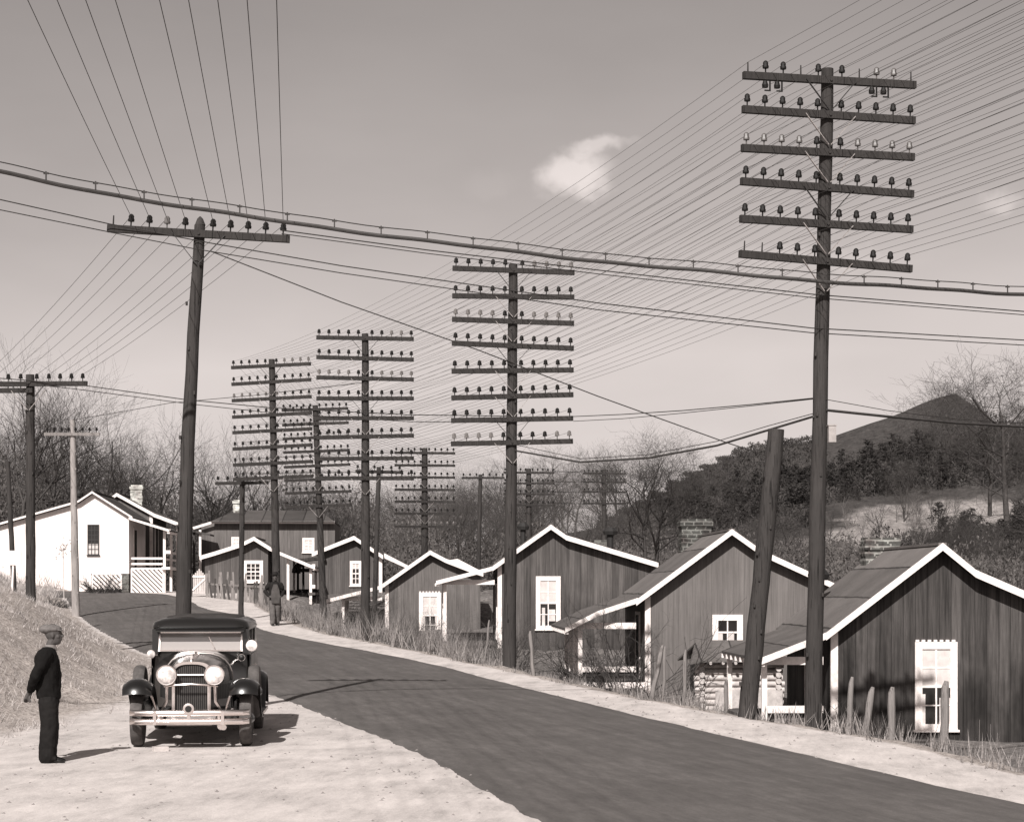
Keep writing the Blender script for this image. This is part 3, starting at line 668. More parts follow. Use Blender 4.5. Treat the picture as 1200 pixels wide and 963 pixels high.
tD, PL['D'] = utility_pole('leaning pole with eight tilted crossarms, first of the pair behind the walking man', P(325,733,D), P(318.5,421,D),
    arms_from([429,448,467.5,486.6,505,524,543,560], D, [-.03,-.042,-.035,-.04,-.036,-.04,-.035,-.03]), .15, .11, yaw=R(-9), light={(0,j) for j in (6,7,8,9)}|{(2,j) for j in range(6)})
D = 84.0
tE, PL['E'] = utility_pole('leaning pole partly overlapped by crossarms, second of the pair behind the walking man', P(379,717,D), P(369.5,475,D),
    arms_from([480,497,513,529,546,562,577,593], D, [-.02,-.03,-.035,-.03,-.035,-.03,-.03,-.03]), .155, .12, yaw=R(-6))
D = 93.0
tI, PL['I'] = utility_pole('far pole with seven crossarms against the trees above the low striped cabin', P(497.5,700,D), P(497.6,525,D),
    arms_from([531,545.5,559.5,574,588,602,617], D, [0]*7), .17, .14, yaw=R(8), half=1.44, light={(6,j) for j in range(10)})
D = 110.0
tK, PL['K'] = utility_pole('far pole with four crossarms rising behind the brown striped cabin roof', P(620,700,D), P(619.5,549,D),
    arms_from([554,566.5,579,592], D, [0]*4), .17, .14, yaw=R(8))
D = 130.0
tM, PL['M'] = utility_pole('farthest pole with four crossarms in front of the bare round tree', P(708,700,D), P(708,550,D),
    arms_from([555,565,576.5,590], D, [0]*4), .17, .14, yaw=R(8))
# next pole of the line, beside the camera on the right
def off_pts(ref, dx, dy, dz): return {k: v+Vector((dx, dy, dz)) for k, v in ref.items()}
PL['0'] = off_pts(PL['A'], 6.4, -19, .25)
# left hand line
D = 31.5
pF = [-1.36,-1.08,-.79,-.51,-.22,.22,.5,.78,1.06,1.34]
tF, PF = utility_pole('dark leaning pole with one crossarm standing right behind the parked car', P(214,838,D), P(234.5,264,D),
    [(CZ-(275.5-HY)/FPX*D, .05, 1.45, 1.45)], .14, .088, npins=pF, nopin={(0,0)}, light={(0,3)}, cap=True, yaw=R(3), bend=-.07)
D = 48.0
tL1, PL1 = utility_pole('dark pole with crossarm on the grassy bank at the left edge', P(36,683,D), P(35.5,439,D),
    [(CZ-(450.5-HY)/FPX*D, .0, 1.45, 1.45), (CZ-(458-HY)/FPX*D, .0, 1.2, .1)], .125, .105, npins=[-1.36,-1.08,-.79,-.51,-.2,.2,.5,.78,1.06,1.34], yaw=R(-4), nopin={(1,j) for j in range(10)})
D = 72.0
tL2, PL2 = utility_pole('pale bleached pole with small crossarm in front of the white house', P(88.5,695,D), P(85,492,D),
    [(CZ-(509-HY)/FPX*D, .0, 1.02, 1.02)], .155, .1, npins=list(np.linspace(-.9,.9,8)), mat=M_POLE2, half=1.0, brace=False, armmat=M_TROU0)
D = 70.0
tG, PG = utility_pole('short thin dark pole with one crossarm beside the picket fence', P(282.5,714,D), P(284,561,D),
    [(CZ-(566-HY)/FPX*D, -.02, .95, .95)], .1, .09, npins=list(np.linspace(-.85,.85,6)), brace=False)
D = 75.0
tH, PH = utility_pole('thin leaning pole with one small crossarm just right of the low cabin pole', P(438,742,D), P(444,547,D),
    [(CZ-(553-HY)/FPX*D, .03, .88, .88)], .1, .085, npins=list(np.linspace(-.8,.8,6)), brace=False)
D = 105.0
tJ, PJ = utility_pole('slim far pole with one level crossarm left of the brown striped cabin', P(560,700,D), P(563,556,D),
    [(CZ-(560-HY)/FPX*D, .0, 1.0, 1.3)], .13, .1, npins=list(np.linspace(-.9,1.2,7)), brace=False)
D = 32.2
tN, _ = utility_pole('thick leaning pole stump without crossarms beside the log shed', P(875.5,840,D), P(910,503,D), [], .155, .135)
D = 60.0
tL3, _ = utility_pole('thin bare pole leaning behind the white board at the far left', P(15.5,672,D), P(9,540,D), [], .09, .07, fine=False)
# ---------------------------------------------------------------- wires
def wire(name, pts, r, label, cat='wire', group=None, mat=None, sag=.0, n=12, parent=None, sides=4):
    m = MB(); path = []
    for i in range(len(pts)-1):
        a, b = Vector(pts[i]), Vector(pts[i+1]); L = (b-a).length; s_ = sag[i] if hasattr(sag, '__len__') else sag*L*L/225
        for k in range(n if i < len(pts)-2 else n+1):
            f = k/n; p = a.lerp(b, f); p.z -= 4*s_*f*(1-f); path.append(p)
    m.tube(path, r, sides); o = m.build(name, mat or M_WIRE, parent, fix=False)
    if label: tag(o, label, cat, group)
    return o
seq = ['0','A','B','C','D','E','I','K','M']
for a in range(8):
    for j in range(10):
        pts = [PL[k][(a, j)] for k in seq if (a, j) in PL[k]]
        if len(pts) < 3: continue
        if (a, j) in ((0,3),(0,6),(5,0),(5,1)): pts = pts[2:]
        wire('line_wire', pts, .0038, f'thin wire on {ORD[j]} pin from left, {ORD[a]} crossarm down, many armed poles', group='line wires of the many armed poles', sag=.09, n=8, sides=3)
for j in range(1, 10):
    a = PF[(0, j)]; a0 = a+Vector((1.12+.02*j, -12.2, .55)); a00 = a+Vector((2.2+.05*j, -24, .75)); pts = [a00, a, PL1[(0, j)]]
    if j < 9: pts.append(PL2[(0, min(7, j-1))])
    wire('line_wire', pts, .0048, f'wire from {ORD[j]} pin of the leaning pole behind the car', group='wires of the left pole line', sag=[.12, .1, .1], n=12, sides=4)
# lashed aerial cable
cab = [P(-420,95,24.5), P(0,206,27.5), P(120,229,28.2), P(233,249,28.9), P(400,272.5,29.6), P(600,298,30.3), P(760,315,31), P(958,332,31.25), P(1100,342,32.2), P(1200,347.5,33), P(1700,362,36)]
cp = np.array([tuple(p) for p in cab]); tt = np.r_[0, np.cumsum(np.linalg.norm(np.diff(cp, axis=0), axis=1))]
def cabp(u): return Vector([float(np.interp(u, tt, cp[:,i])) for i in range(3)])
us = np.linspace(0, tt[-1], 130); cpts = []
for k, u in enumerate(us):
    p = (cabp(u-.8)+cabp(u)*2+cabp(u+.8))/4; p.z += .009*math.sin(u*1.7)+.006*math.sin(u*4.1); p.y -= .22; cpts.append(p)
ct = thing('aerial_cable', 'thick black aerial cable sagging across the whole sky on rings below its strand', 'cable', cpts[0])
O = cpts[0]; m = MB(); m.tube([p-O for p in cpts], .031, 8); m.build('cable_sheath', M_CABLE, ct, smooth=True, fix=False)
m = MB(); m.tube([p-O+Vector((0,0,.13)) for p in cpts], .008, 4); m.build('messenger_strand', M_WIRE, ct, fix=False)
for k in range(2, 128, 3):
    p = cpts[k]-O; m = MB(); m.beam(p+Vector((0,0,.03)), p+Vector((0,0,.15)), .018, .018); m.box((p.x-.035, p.y-.012, p.z+.11), (p.x+.035, p.y+.012, p.z+.135)); m.build('hanger_ring', M_WIRE, ct, fix=False)
def px_wire(pts, r, label, mat=None, n=6, cat='wire', sg=None):
    w = [P(*p) for p in pts]
    return wire('service_wire', w, r, label, cat, None, mat, sag=sg or 0.0, n=n)
px_wire([(-300,160,29),(0,234,30.4),(128,262.5,31.2),(247,285,31.4),(400,311.5,31.6),(700,355,31.4),(952,384.5,31.3),(1200,398.5,33),(1600,415,36)], .009, 'upper of two parallel wires crossing the sky below the pole arm behind the car')
px_wire([(-300,180,29.2),(0,246,30.6),(128,272,31.3),(227,291.5,31.2),(400,320,31.8),(700,363,31.5),(952,390,31.4),(1200,404.5,33.2),(1600,424,36)], .008, 'lower of two parallel wires crossing the sky below the pole arm behind the car')
px_wire([(330,270,30.0),(500,293,30.6),(700,316.5,31.1),(954,345,31.35),(1200,365,33),(1600,385,36)], .009, 'thin wire hugging the thick cable just beneath it, upper of two')
px_wire([(330,274,30.1),(500,297,30.7),(700,321,31.15),(954,349,31.4),(1200,369,33.1),(1600,391,36)], .007, 'thin wire hugging the thick cable just beneath it, lower of two')
px_wire([(247,294.5,31.4),(400,354,31.6),(560,410,31.8),(700,464,31.9),(850,518,32.1),(905,536,32.2)], .009, 'single slanting wire falling from the pole behind the car to the leaning stump')
px_wire([(604,528,46.2),(680,541.5,42),(760,536.5,39),(840,522,36),(900,504,33.5),(953,488,31.4)], .02, 'heavy drooping cable from the tall middle pole to the nearest right pole', M_CABLE, cat='cable')
px_wire([(604,521,46.2),(680,537.5,42),(760,532.5,39),(840,517,36),(900,499,33.5),(953,484.5,31.4)], .007, 'thin support wire just above the heavy drooping cable')
px_wire([(968,480.5,31.4),(1040,488,31.8),(1120,495.5,32.4),(1200,500,33),(1500,505,35.5)], .022, 'heavy cable from the nearest right pole toward the right edge', M_CABLE, cat='cable')
px_wire([(968,468,31.4),(1040,481,31.8),(1120,491,32.4),(1200,496,33),(1500,500,35.5)], .006, 'thin wire just above the heavy cable at the right edge')
px_wire([(672,488,46.2),(730,485.5,42),(800,481,38),(880,474,34.5),(953,466.5,31.4)], .009, 'upper of two thin wires from the middle pole arm to the nearest right pole')
px_wire([(672,493.5,46.2),(730,490.5,42),(800,484,38),(880,475.5,34.5),(953,467.5,31.45)], .007, 'lower of two thin wires from the middle pole arm to the nearest right pole')
px_wire([(-200,428,44),(36,446,47.8),(105,452.5,47.6),(220,468.5,47),(320,478,46.6),(480,486,46.3),(598,487.5,46.1)], .011, 'upper of two wires running from the left bank pole to the tall middle pole')
px_wire([(-200,432,44),(36,450,47.9),(90,456,47.8),(220,473,47.2),(320,484,46.8),(480,494,46.4),(598,495,46.2)], .009, 'lower of two wires running from the left bank pole to the tall middle pole')
px_wire([(85,492,72),(140,483,69),(200,472,66),(300,463,64),(428,448,58.4)], .01, 'faint wire from the bleached pole across to the upright many armed pole')
# ---------------------------------------------------------------- parked sedan
m, t = new_mat('black_car_paint'); t.out(tint(.008), .3, 0.0, Coat_Weight=1.0, Coat_Roughness=.2); M_PAINT = m
m, t = new_mat('car_body_paint'); t.out(tint(.012), .28, 0.0, Coat_Weight=.5, Coat_Roughness=.08); M_BODY = m
m, t = new_mat('chrome'); t.out(tint(.85), .27, 1.0); M_CHROME = m
m, t = new_mat('lamp_lens'); co = t.n('ShaderNodeTexCoord').outputs['Object']; t.out(t.ramp(t.noise(co, 14, 3, .6), [(.35, .42), (.65, .88)]), .22, 0.0); M_LENS = m
M_TYRE = plain('dusty_tyre', .085, .85, 0, .5, 7)
M_TOP = plain('fabric_top', .045, .8, 0, .3, 10)
m, t = new_mat('windscreen_painted_glare'); t.out(tint(.33), .08, 0.0, IOR=2.3); M_WIND = m  # pale grey base colour stands in for sky and ground mirrored in the glass
M_INSIDE = plain('dark_side_glass', .012, .08, 0, .2, 3)
M_GRIL = plain('radiator_core', .02, .5, .4)
CP = P(221, 868, 26.3); CP.z = gz(CP.x, 27.5)-.01
car = thing('parked_sedan', 'black vintage sedan with big round headlamps parked on the dirt shoulder', 'car', CP, R(4.6))
def sect(w, z0, z1, r, n=6, pw=2.6, y=0):        # upper arched section of a body: floor corners plus a rounded top
    pts = [(w, y, z0)]
    for k in range(n*2+1):
        a = math.pi*k/(2*n); c, s_ = math.cos(a), math.sin(a)
        pts.append((w*abs(c)**(2/pw)*(1 if c >= 0 else -1), y, z1-r+r*abs(s_)**(2/pw)))
    pts.append((-w, y, z0)); return pts
# bonnet and cowl
b = MB(); b.rings([sect(.245,.5,1.13,.28,y=.50), sect(.275,.48,1.155,.32,y=.75), sect(.36,.46,1.185,.36,y=1.3), sect(.46,.46,1.215,.40,y=1.74)]); bon = b.build('bonnet', M_PAINT, car, smooth=True)
lv = MB()
for s_ in (-1, 1):
    for k in range(12):
        y = .85+.07*k; lv.box((s_*(.315+.0015*k*12)-.02, y, .62), (s_*(.315+.0015*k*12)+.02, y+.025, .86))
lv.build('louvres', M_PAINT, bon)
m_ = MB(); m_.beam((0,.5,1.137),(0,1.74,1.222),.02,.014); m_.build('bonnet_hinge', M_CHROME, bon)
b = MB(); b.rings([sect(.475,.46,1.22,.42,y=1.755), sect(.57,.46,1.245,.46,y=1.95), sect(.66,.46,1.27,.46,pw=3.2,y=2.12)]); b.build('cowl', M_BODY, car, smooth=True)
bd = MB(); pa = sect(.485,.62,1.235,.42,y=1.73); pc = sect(.485,.62,1.235,.42,y=1.76)
bd.tube([(x,y,z) for x,y,z in pa[1:-1]], .014, 6); bd.build('cowl_band', M_CHROME, car, smooth=True)
# body and roof
def rrect(w, l0, l1, z, r, n=5):
    pts = []
    for cx, cy, a0 in ((w-r, l0+r, -90), (w-r, l1-r, 0), (-w+r, l1-r, 90), (-w+r, l0+r, 180)):
        for k in range(n+1):
            a = R(a0+90*k/n); pts.append((cx+r*math.cos(a), cy+r*math.sin(a), z))
    return pts
b = MB(); b.rings([rrect(.66,2.08,4.5,.46,.14), rrect(.70,2.08,4.56,.7,.16), rrect(.705,2.08,4.56,1.0,.18), rrect(.69,2.08,4.52,1.25,.18)]); b.build('body', M_BODY, car, smooth=True)
b = MB()
for (x, y0, y1) in ((.672,2.1,2.17),(.675,2.92,3.02),(.672,3.78,4.3)):
    for s_ in (-1, 1): b.box((s_*x-.02, y0, 1.24), (s_*x+.02, y1, 1.56))
b.box((-.6,4.36,1.24),(.6,4.42,1.56)); b.build('window_pillars', M_BODY, car)
for s_ in (-1, 1):
    for (y0, y1) in ((2.17,2.92),(3.02,3.78)):
        MB().box((s_*.66-.008, y0, 1.245), (s_*.66+.008, y1, 1.56)).build('side_window', M_INSIDE, car)
    for (y0, y1) in ((2.16,2.95),(3.0,3.82)):
        d = MB(); d.box((s_*.705-.006, y0, .5), (s_*.705+.012*s_+.004, y1, 1.2)); d = d.build('door', M_BODY, car)
        h = MB(); h.beam((s_*.74, y0+.08, 1.02), (s_*.74, y0+.2, 1.02), .022, .022); h.box((s_*.725-.02, y0+.09, 1.005), (s_*.725+.02, y0+.115, 1.035)); h.build('door_handle', M_CHROME, d)
b = MB(); b.rings([rrect(.685,2.02,4.46,1.555,.16), rrect(.70,1.98,4.5,1.60,.18), rrect(.675,2.02,4.46,1.67,.2), rrect(.57,2.16,4.34,1.725,.22), rrect(.3,2.5,4.0,1.765,.22)]); rf_ = b.build('roof', M_BODY, car, smooth=True)
b = MB(); b.rings([rrect(.53,2.3,4.25,1.736,.16), rrect(.50,2.34,4.2,1.756,.16), rrect(.26,2.6,3.9,1.779,.16)]); b.build('fabric_insert', M_TOP, rf_, smooth=True)
# windscreen
w = MB(); w.rings([[(-.575,2.07,1.27),(.575,2.07,1.27),(.575,2.085,1.27),(-.575,2.085,1.27)],[(-.575,2.125,1.52),(.575,2.125,1.52),(.575,2.14,1.52),(-.575,2.14,1.52)]]); ws = w.build('windscreen', M_WIND, car)
f = MB(); f.beam((-.6,2.05,1.262),(.6,2.05,1.262),.02,.022); f.beam((-.6,2.11,1.53),(.6,2.11,1.53),.02,.03)
for s_ in (-1, 1): f.beam((s_*.59,2.05,1.25),(s_*.59,2.11,1.53),.03,.025)
f.build('windscreen_frame', M_CHROME, ws)
f = MB()
for s_ in (-1, 1): f.beam((s_*.645,2.08,1.22),(s_*.645,2.1,1.57),.09,.08)
f.build('front_pillars', M_BODY, car)
wi = MB(); wi.beam((.12,2.055,1.46),(.2,2.045,1.3),.012,.012); wi.build('wiper', M_CHROME, ws)
v = MB(); v.rings([[(-.64,2.06,1.58),(.64,2.06,1.58),(.64,2.06,1.62),(-.64,2.06,1.62)],[(-.63,1.92,1.535),(.63,1.92,1.535),(.63,1.92,1.55),(-.63,1.92,1.55)]]); v.build('sun_visor', M_PAINT, car)
v = MB(); v.beam((-.6,2.02,1.607),(.6,2.02,1.607),.02,.012); v.build('roof_moulding', M_CHROME, car)
# radiator
rs = MB(); o1 = sect(.262,.45,1.16,.15,y=.44,pw=2.9); i1 = [(x*.87,y,z if i in (0, len(o1)-1) else z-.035) for i,(x,y,z) in enumerate(o1)]
o2 = [(x,.52,z) for x,y,z in o1]
rs.rings([i1, o1, o2], closed=False, cap=False); rs.f = rs.f; rsh = rs.build('radiator_shell', M_CHROME, car, smooth=True)
gcore = MB(); gcore.rings([[(x*.88,.475,z if i in (0, len(o1)-1) else z-.03) for i,(x,y,z) in enumerate(o1)], [(x*.88,.5,z if i in (0, len(o1)-1) else z-.03) for i,(x,y,z) in enumerate(o1)]]); gcore.build('grille', M_GRIL, car)
fn = MB()
for k in range(17):
    x = -.216+.027*k; zt = 1.16-.055-.13*(abs(x)/.235)**3.2; fn.box((x-.006, .455, .47), (x+.006, .473, zt))
fn.build('grille_bars', plain('grille_bar', .08, .4, .5), rsh)
tb = MB(); tb.tube([(-.36,.36,.83),(-.18,.30,.85),(0,.29,.86),(.18,.30,.85),(.36,.36,.83)], .014, 7); tb.tube([(-.235,.43,.98),(.235,.43,.98)], .012, 7); tb.build('tie_bar', M_CHROME, car, smooth=True)
em = MB(); em.beam((0,.45,1.165),(0,.5,1.24),.03,.03); em.beam((0,.52,1.2),(.06,.6,1.28),.02,.03); em.lathe([(.04,1.16),(.035,1.185),(.02,1.2)], 'Z', (0,.47,0), 10); em.build('radiator_cap', M_CHROME, car, smooth=True)
for s_ in (-1, 1):
    p = MB(); p.beam((s_*.235,.42,.5),(s_*.235,.42,.93),.03,.02); p.build('radiator_post', M_CHROME, car)
# headlamps
for s_ in (-1, 1):
    l = MB(); c = (s_*.32,.28,.985); l.lathe([(.132,0),(.138,.02),(.12,.09),(.075,.17),(.02,.21)], 'Y', c, 20); hl = l.build('headlamp', M_PAINT, car, smooth=True)
    l = MB(); l.lathe([(.004,-.045),(.06,-.038),(.105,-.02),(.126,0)], 'Y', c, 20); l.build('lens', M_LENS, hl, smooth=True)
    l = MB(); l.lathe([(.122,-.012),(.135,-.014),(.144,.004),(.14,.022)], 'Y', c, 24, cap=False); l.build('rim', M_CHROME, hl, smooth=True)
    l = MB(); l.tube([(s_*.32,.36,.87),(s_*.33,.4,.62),(s_*.4,.5,.5)], .022, 7); l.build('lamp_post', M_CHROME, hl, smooth=True)
    l = MB(); l.tube([(s_*.6,.42,.8),(s_*.52,.36,.68),(s_*.47,.42,.5)], .016, 6); l.build('fender_brace', M_CHROME, car, smooth=True)
def lamp(name, c, r, mat=M_LENS):
    l = MB(); l.lathe([(r,0),(r*1.04,.02),(r*.8,.07),(r*.2,.12)], 'Y', c, 16); o = l.build(name, M_CHROME, car, smooth=True)
    l = MB(); l.lathe([(.004,-.02),(r*.6,-.016),(r*.93,0)], 'Y', c, 16); l.build('lens', mat, o, smooth=True)
    return o
lamp('spot_lamp', (.735,1.98,1.335), .083); lamp('cowl_lamp', (-.70,1.98,1.215), .06); lamp('cowl_lamp', (.60,1.86,1.165), .05, M_GRIL)
l = MB(); l.beam((.735,2.06,1.33),(.64,2.12,1.33),.02,.02); l.beam((-.70,2.05,1.2),(-.62,2.1,1.2),.02,.02); l.beam((.60,1.92,1.16),(.5,2.0,1.12),.02,.02); l.build('lamp_brackets', M_CHROME, car)
# bumper of two bars
for z, yo in ((.487,0),(.37,.0)):
    p = MB(); pts = [(-.80,.16,z),(-.72,.06,z),(-.4,.01,z),(0,-.01,z),(.4,.01,z),(.72,.06,z),(.80,.16,z)]
    sec = [(-.02,-.042),(0,-.036),(.013,-.022),(.019,0),(.013,.022),(0,.036),(-.02,.042)]
    p.rings([[(x, y-a, z_+c_) for a, c_ in sec] for x, y, z_ in pts]); p.build('bumper_bar', M_CHROME, car, smooth=True)
p = MB()
for x in (-.45, 0, .45): p.box((x-.022,-.012,.33),(x+.022,.02,.51))
for x in (-.4, .4): p.beam((x,.02,.42),(x*.9,.5,.44),.03,.06)
p.build('bumper_bracket', M_CHROME, car)
e = MB(); e.lathe([(.05,-.035),(.075,-.03),(.075,-.015)], 'Y', (.0,.0,.545), 18); eb = e.build('badge', M_CHROME, car, smooth=True)
e = MB(); e.lathe([(.03,-.037),(.045,-.0365),(.045,-.0355)], 'Y', (.0,.0,.545), 18); e.build('badge_ring', M_GRIL, eb)
e = MB(); e.lathe([(.055,0),(.06,.05)], 'Y', (.42,.2,.30), 10); e.build('horn', M_CHROME, car)
# running gear
ch = MB(); ch.box((-.42,.35,.40),(-.34,4.6,.5)); ch.box((.34,.35,.40),(.42,4.6,.5)); ch.beam((-.68,.62,.37),(.68,.62,.37),.06,.07); ch.beam((-.68,3.75,.37),(.68,3.75,.37),.09,.09); ch.box((-.3,.8,.3),(.3,1.6,.5)); ch.build('chassis', M_DARKIRON, car)
ap = MB(); ap.rings([[(-.3,.12,.31),(.3,.12,.31),(.3,.12,.335),(-.3,.12,.335)],[(-.34,.44,.40),(.34,.44,.40),(.34,.44,.42),(-.34,.44,.42)]]); ap.build('front_apron', M_IRON, car)
def wheel(x, y, z, spare=False):
    w = MB(); Rr = .375
    w.lathe([(Rr*.62,-.065),(Rr*.75,-.085),(Rr*.93,-.078),(Rr*.99,-.05),(Rr,-.02),(Rr,.02),(Rr*.99,.05),(Rr*.93,.078),(Rr*.75,.085),(Rr*.62,.065)], 'X', (x,y,z), 28); wo = w.build('wheel', M_TYRE, car, smooth=True)
    w = MB(); w.lathe([(Rr*.66,-.07),(Rr*.64,-.05),(Rr*.64,.05),(Rr*.66,.07)], 'X', (x,y,z), 24, cap=False)
    for k in range(12):
        a = 2*math.pi*k/12; w.beam((x,y+.05*math.cos(a),z+.05*math.sin(a)),(x,y+Rr*.64*math.cos(a),z+Rr*.64*math.sin(a)),.03,.03,up=(1,0,0))
    s_ = 1 if x > 0 else -1; w.lathe([(.085,0),(.08,.07*s_),(.03,.11*s_)], 'X', (x,y,z), 14); w.build('rim', M_PAINT, wo, smooth=True)
    return wo
for x in (-.735, .735): wheel(x, .62, .375); wheel(x, 3.75, .375)
for x in (-.80, .80):
    wheel(x, 1.5, .70)
    st = MB(); st.beam((x,1.5,.70),(x*.82,1.56,.78),.03,.03); st.lathe([(.055,0),(.05,.03*(1 if x > 0 else -1))], 'X', (x*1.06,1.5,.70), 12); st.build('spare_clamp', M_CHROME, car)
def fender(s_, path, wi_, wo_, crown):
    rs = []
    for (y, z) in path:
        top = []; n = 8
        for k in range(n+1):
            f = k/n; x = .55+(-wi_)+(wi_+wo_+.0)*f; dz = crown*(1-abs(2*f-1.05)**2.4); top.append((s_*x, z-crown+dz))
        rs.append((y, z, top))
    out = []
    for i, (y, z, top) in enumerate(rs):
        a = rs[max(0, i-1)]; c_ = rs[min(len(rs)-1, i+1)]; d = Vector((0, c_[0]-a[0], c_[1]-a[1])).normalized(); nrm = Vector((0, -d.z, d.y))
        up = [Vector((x, y, z))+nrm*(zz-z) for x, zz in top]; lo = [p-nrm*.022 for p in up]
        out.append(up+lo[::-1])
    m_ = MB(); m_.rings(out); return m_.build('fender', M_PAINT, car, smooth=True)
fp = [(.17,.735),(.19,.80),(.25,.865),(.38,.92),(.56,.935),(.76,.915),(.94,.84),(1.1,.72),(1.26,.6),(1.44,.5),(1.66,.43),(1.85,.40)]
rp_ = [(3.1,.40),(3.22,.5),(3.32,.68),(3.46,.83),(3.64,.91),(3.84,.92),(4.04,.85),(4.2,.72),(4.32,.55),(4.38,.42)]
for s_ in (-1, 1):
    fender(s_, fp, .03, .36, .085); fender(s_, rp_, .02, .33, .08)
    r_ = MB(); r_.box((s_*.78-.13,1.84,.36),(s_*.78+.13,3.12,.395)); r_.build('running_board', M_DARKIRON, car)
    r_ = MB(); r_.beam((s_*.915,1.84,.38),(s_*.915,3.12,.38),.014,.04); r_.build('running_board_strip', M_CHROME, car)
    b_ = MB(); b_.box((s_*.62-.04,.48,.45),(s_*.62-.01,1.5,.62)); b_.build('splash_apron', M_PAINT, car)
nb = MB(); nb.lathe([(.04,-.01),(.04,.01)], 'Y', (.46,.1,.29), 10); nb.build('tow_ring', M_CHROME, car)
br = MB(); br.box((-.1,.0,-.02),(.1,.1,.07)); bl = br.build('stone_block', M_LOG); bl.location = P(189,870,26.1); bl.location.z = gz(bl.location.x, bl.location.y)-.01; bl.rotation_euler = (0,0,.4)
tag(bl, 'small pale stone lying on the dirt under the front of the sedan', 'stone')
# ---------------------------------------------------------------- people
def remesh(mb, voxel, name, mat, parent, smooth_it=4):
    o = mb.build(name, mat, None, fix=True)
    md = o.modifiers.new('r', 'REMESH'); md.mode = 'VOXEL'; md.voxel_size = voxel; md.use_smooth_shade = True
    if smooth_it >= 4:                    # uneven cloth
        tx = bpy.data.textures.get('cloth_folds') or bpy.data.textures.new('cloth_folds', 'CLOUDS'); tx.noise_scale = .11; tx.noise_depth = 2
        dm = o.modifiers.new('d', 'DISPLACE'); dm.texture = tx; dm.strength = .035; dm.mid_level = .5; dm.texture_coords = 'LOCAL'
    if smooth_it:
        sm = o.modifiers.new('s', 'SMOOTH'); sm.factor = .5; sm.iterations = smooth_it
    dg = bpy.context.evaluated_depsgraph_get(); me = bpy.data.meshes.new_from_object(o.evaluated_get(dg)); me.name = name
    bpy.data.objects.remove(o); q = bpy.data.objects.new(name, me); COL.objects.link(q)
    me.polygons.foreach_set('use_smooth', [True]*len(me.polygons))
    me.materials.clear(); me.materials.append(mat)
    if parent is not None: q.parent = parent
    return q
def limb(m, pts, rad, n=10):
    m.tube(pts, rad, n)
    for p, r in zip(pts, rad): m.ball(p, r, 10, 7)
def ellip(m, secs, n=18):                         # secs: (z, cx, cy, rx, ry)
    m.rings([[(cx+rx*math.cos(2*math.pi*k/n), cy+ry*math.sin(2*math.pi*k/n), z) for k in range(n)] for z, cx, cy, rx, ry in secs])
M_SKIN = plain('dark_skin', .075, .55, 0, .15, 8); M_JACK = plain('dark_jacket_cloth', .009, .9, 0, .4, 6); M_TROU = plain('dark_trouser_cloth', .014, .9, 0, .4, 5)
M_CAP = plain('tweed_cap', .13, .9, 0, .4, 25); M_SHOE = plain('black_shoe_leather', .012, .35, 0, .2, 6); M_SHIRT = plain('pale_shirt', .25, .8)
M_COAT2 = plain('worn_dark_jacket', .018, .9, 0, .4, 5); M_TROU2 = plain('grey_work_trousers', .1, .9, 0, .35, 5); M_VEST2 = plain('grey_apron_cloth', .075, .9, 0, .3, 5)
def head(m, hx, hz, face=1):                      # facing +x
    m.ball((hx-.012,0,hz+.035), .1, 16, 12, (.98,.77,1.08)); m.ball((hx+.025,0,hz-.03), .075, 12, 10, (1.0,.82,1.25))
    m.ball((hx+.055,0,hz-.088), .034, 10, 8, (1,1.0,.8))                       # chin
    m.tube([(hx+.088,0,hz+.03),(hx+.112,0,hz-.012),(hx+.094,0,hz-.02)], [.012,.018,.014], 8); m.ball((hx+.106,0,hz-.012), .017, 8, 6)
    m.ball((hx+.089,0,hz-.044), .02, 8, 6, (.8,1.4,.45)); m.ball((hx+.087,0,hz-.06), .02, 8, 6, (.8,1.3,.5))
    m.ball((hx+.078,0,hz+.042), .03, 10, 6, (.7,1.9,.5))
    for s_ in (-1, 1): m.ball((hx-.01,s_*.08,hz+.0), .03, 8, 6, (.7,.35,1.1)); m.ball((hx+.05,s_*.042,hz-.015), .03, 8, 6)
def fingers(m, wrist, palm_dir, side, curl, sc=1.0):
    w = Vector(wrist); d = Vector(palm_dir).normalized(); s_ = Vector(side).normalized(); c = Vector(curl).normalized()
    for k in range(6): m.ball(w+d*(.018*k), .03-.001*k, 10, 7, (1,1,1)) 
    for k, off in enumerate((-.03,-.01,.01,.028)):
        b = w+d*.085+s_*off; L = (.034,.04,.037,.028)[k]
        p1 = b+(d*.85+c*.5)*L; p2 = p1+(d*.35+c*.9)*L*.8; p3 = p2+(c*.9-d*.2)*L*.6
        limb(m, [b, p1, p2, p3], [.0105,.0098,.009,.0078], 8)
    b = w+d*.03-s_*.028; p1 = b+(-s_*.7+d*.6)*.035; p2 = p1+(d*.8+c*.5)*.03
    limb(m, [b, p1, p2], [.0125,.011,.009], 8)
def shoe(m, x, y, L=.27):
    m.rings([[(x+f*L-.085+0*k, y+wd*math.cos(2*math.pi*k/12), hh*.5+hh*.5*math.sin(2*math.pi*k/12)+.002) for k in range(12)] for f, wd, hh in ((0,.025,.05),(.04,.036,.085),(.25,.038,.095),(.45,.04,.085),(.65,.047,.065),(.85,.042,.05),(.97,.025,.035),(1,.008,.02))])
def heel_trim(): pass
pp = P(57, 889, 24.6); pp.z = gz(pp.x, pp.y)-.005
man = thing('person', 'man in dark jacket and flat cap standing with hands clasped behind his back', 'person', pp, R(10))
b = MB()                                           # the whole body, hidden by clothes except head, neck and hands
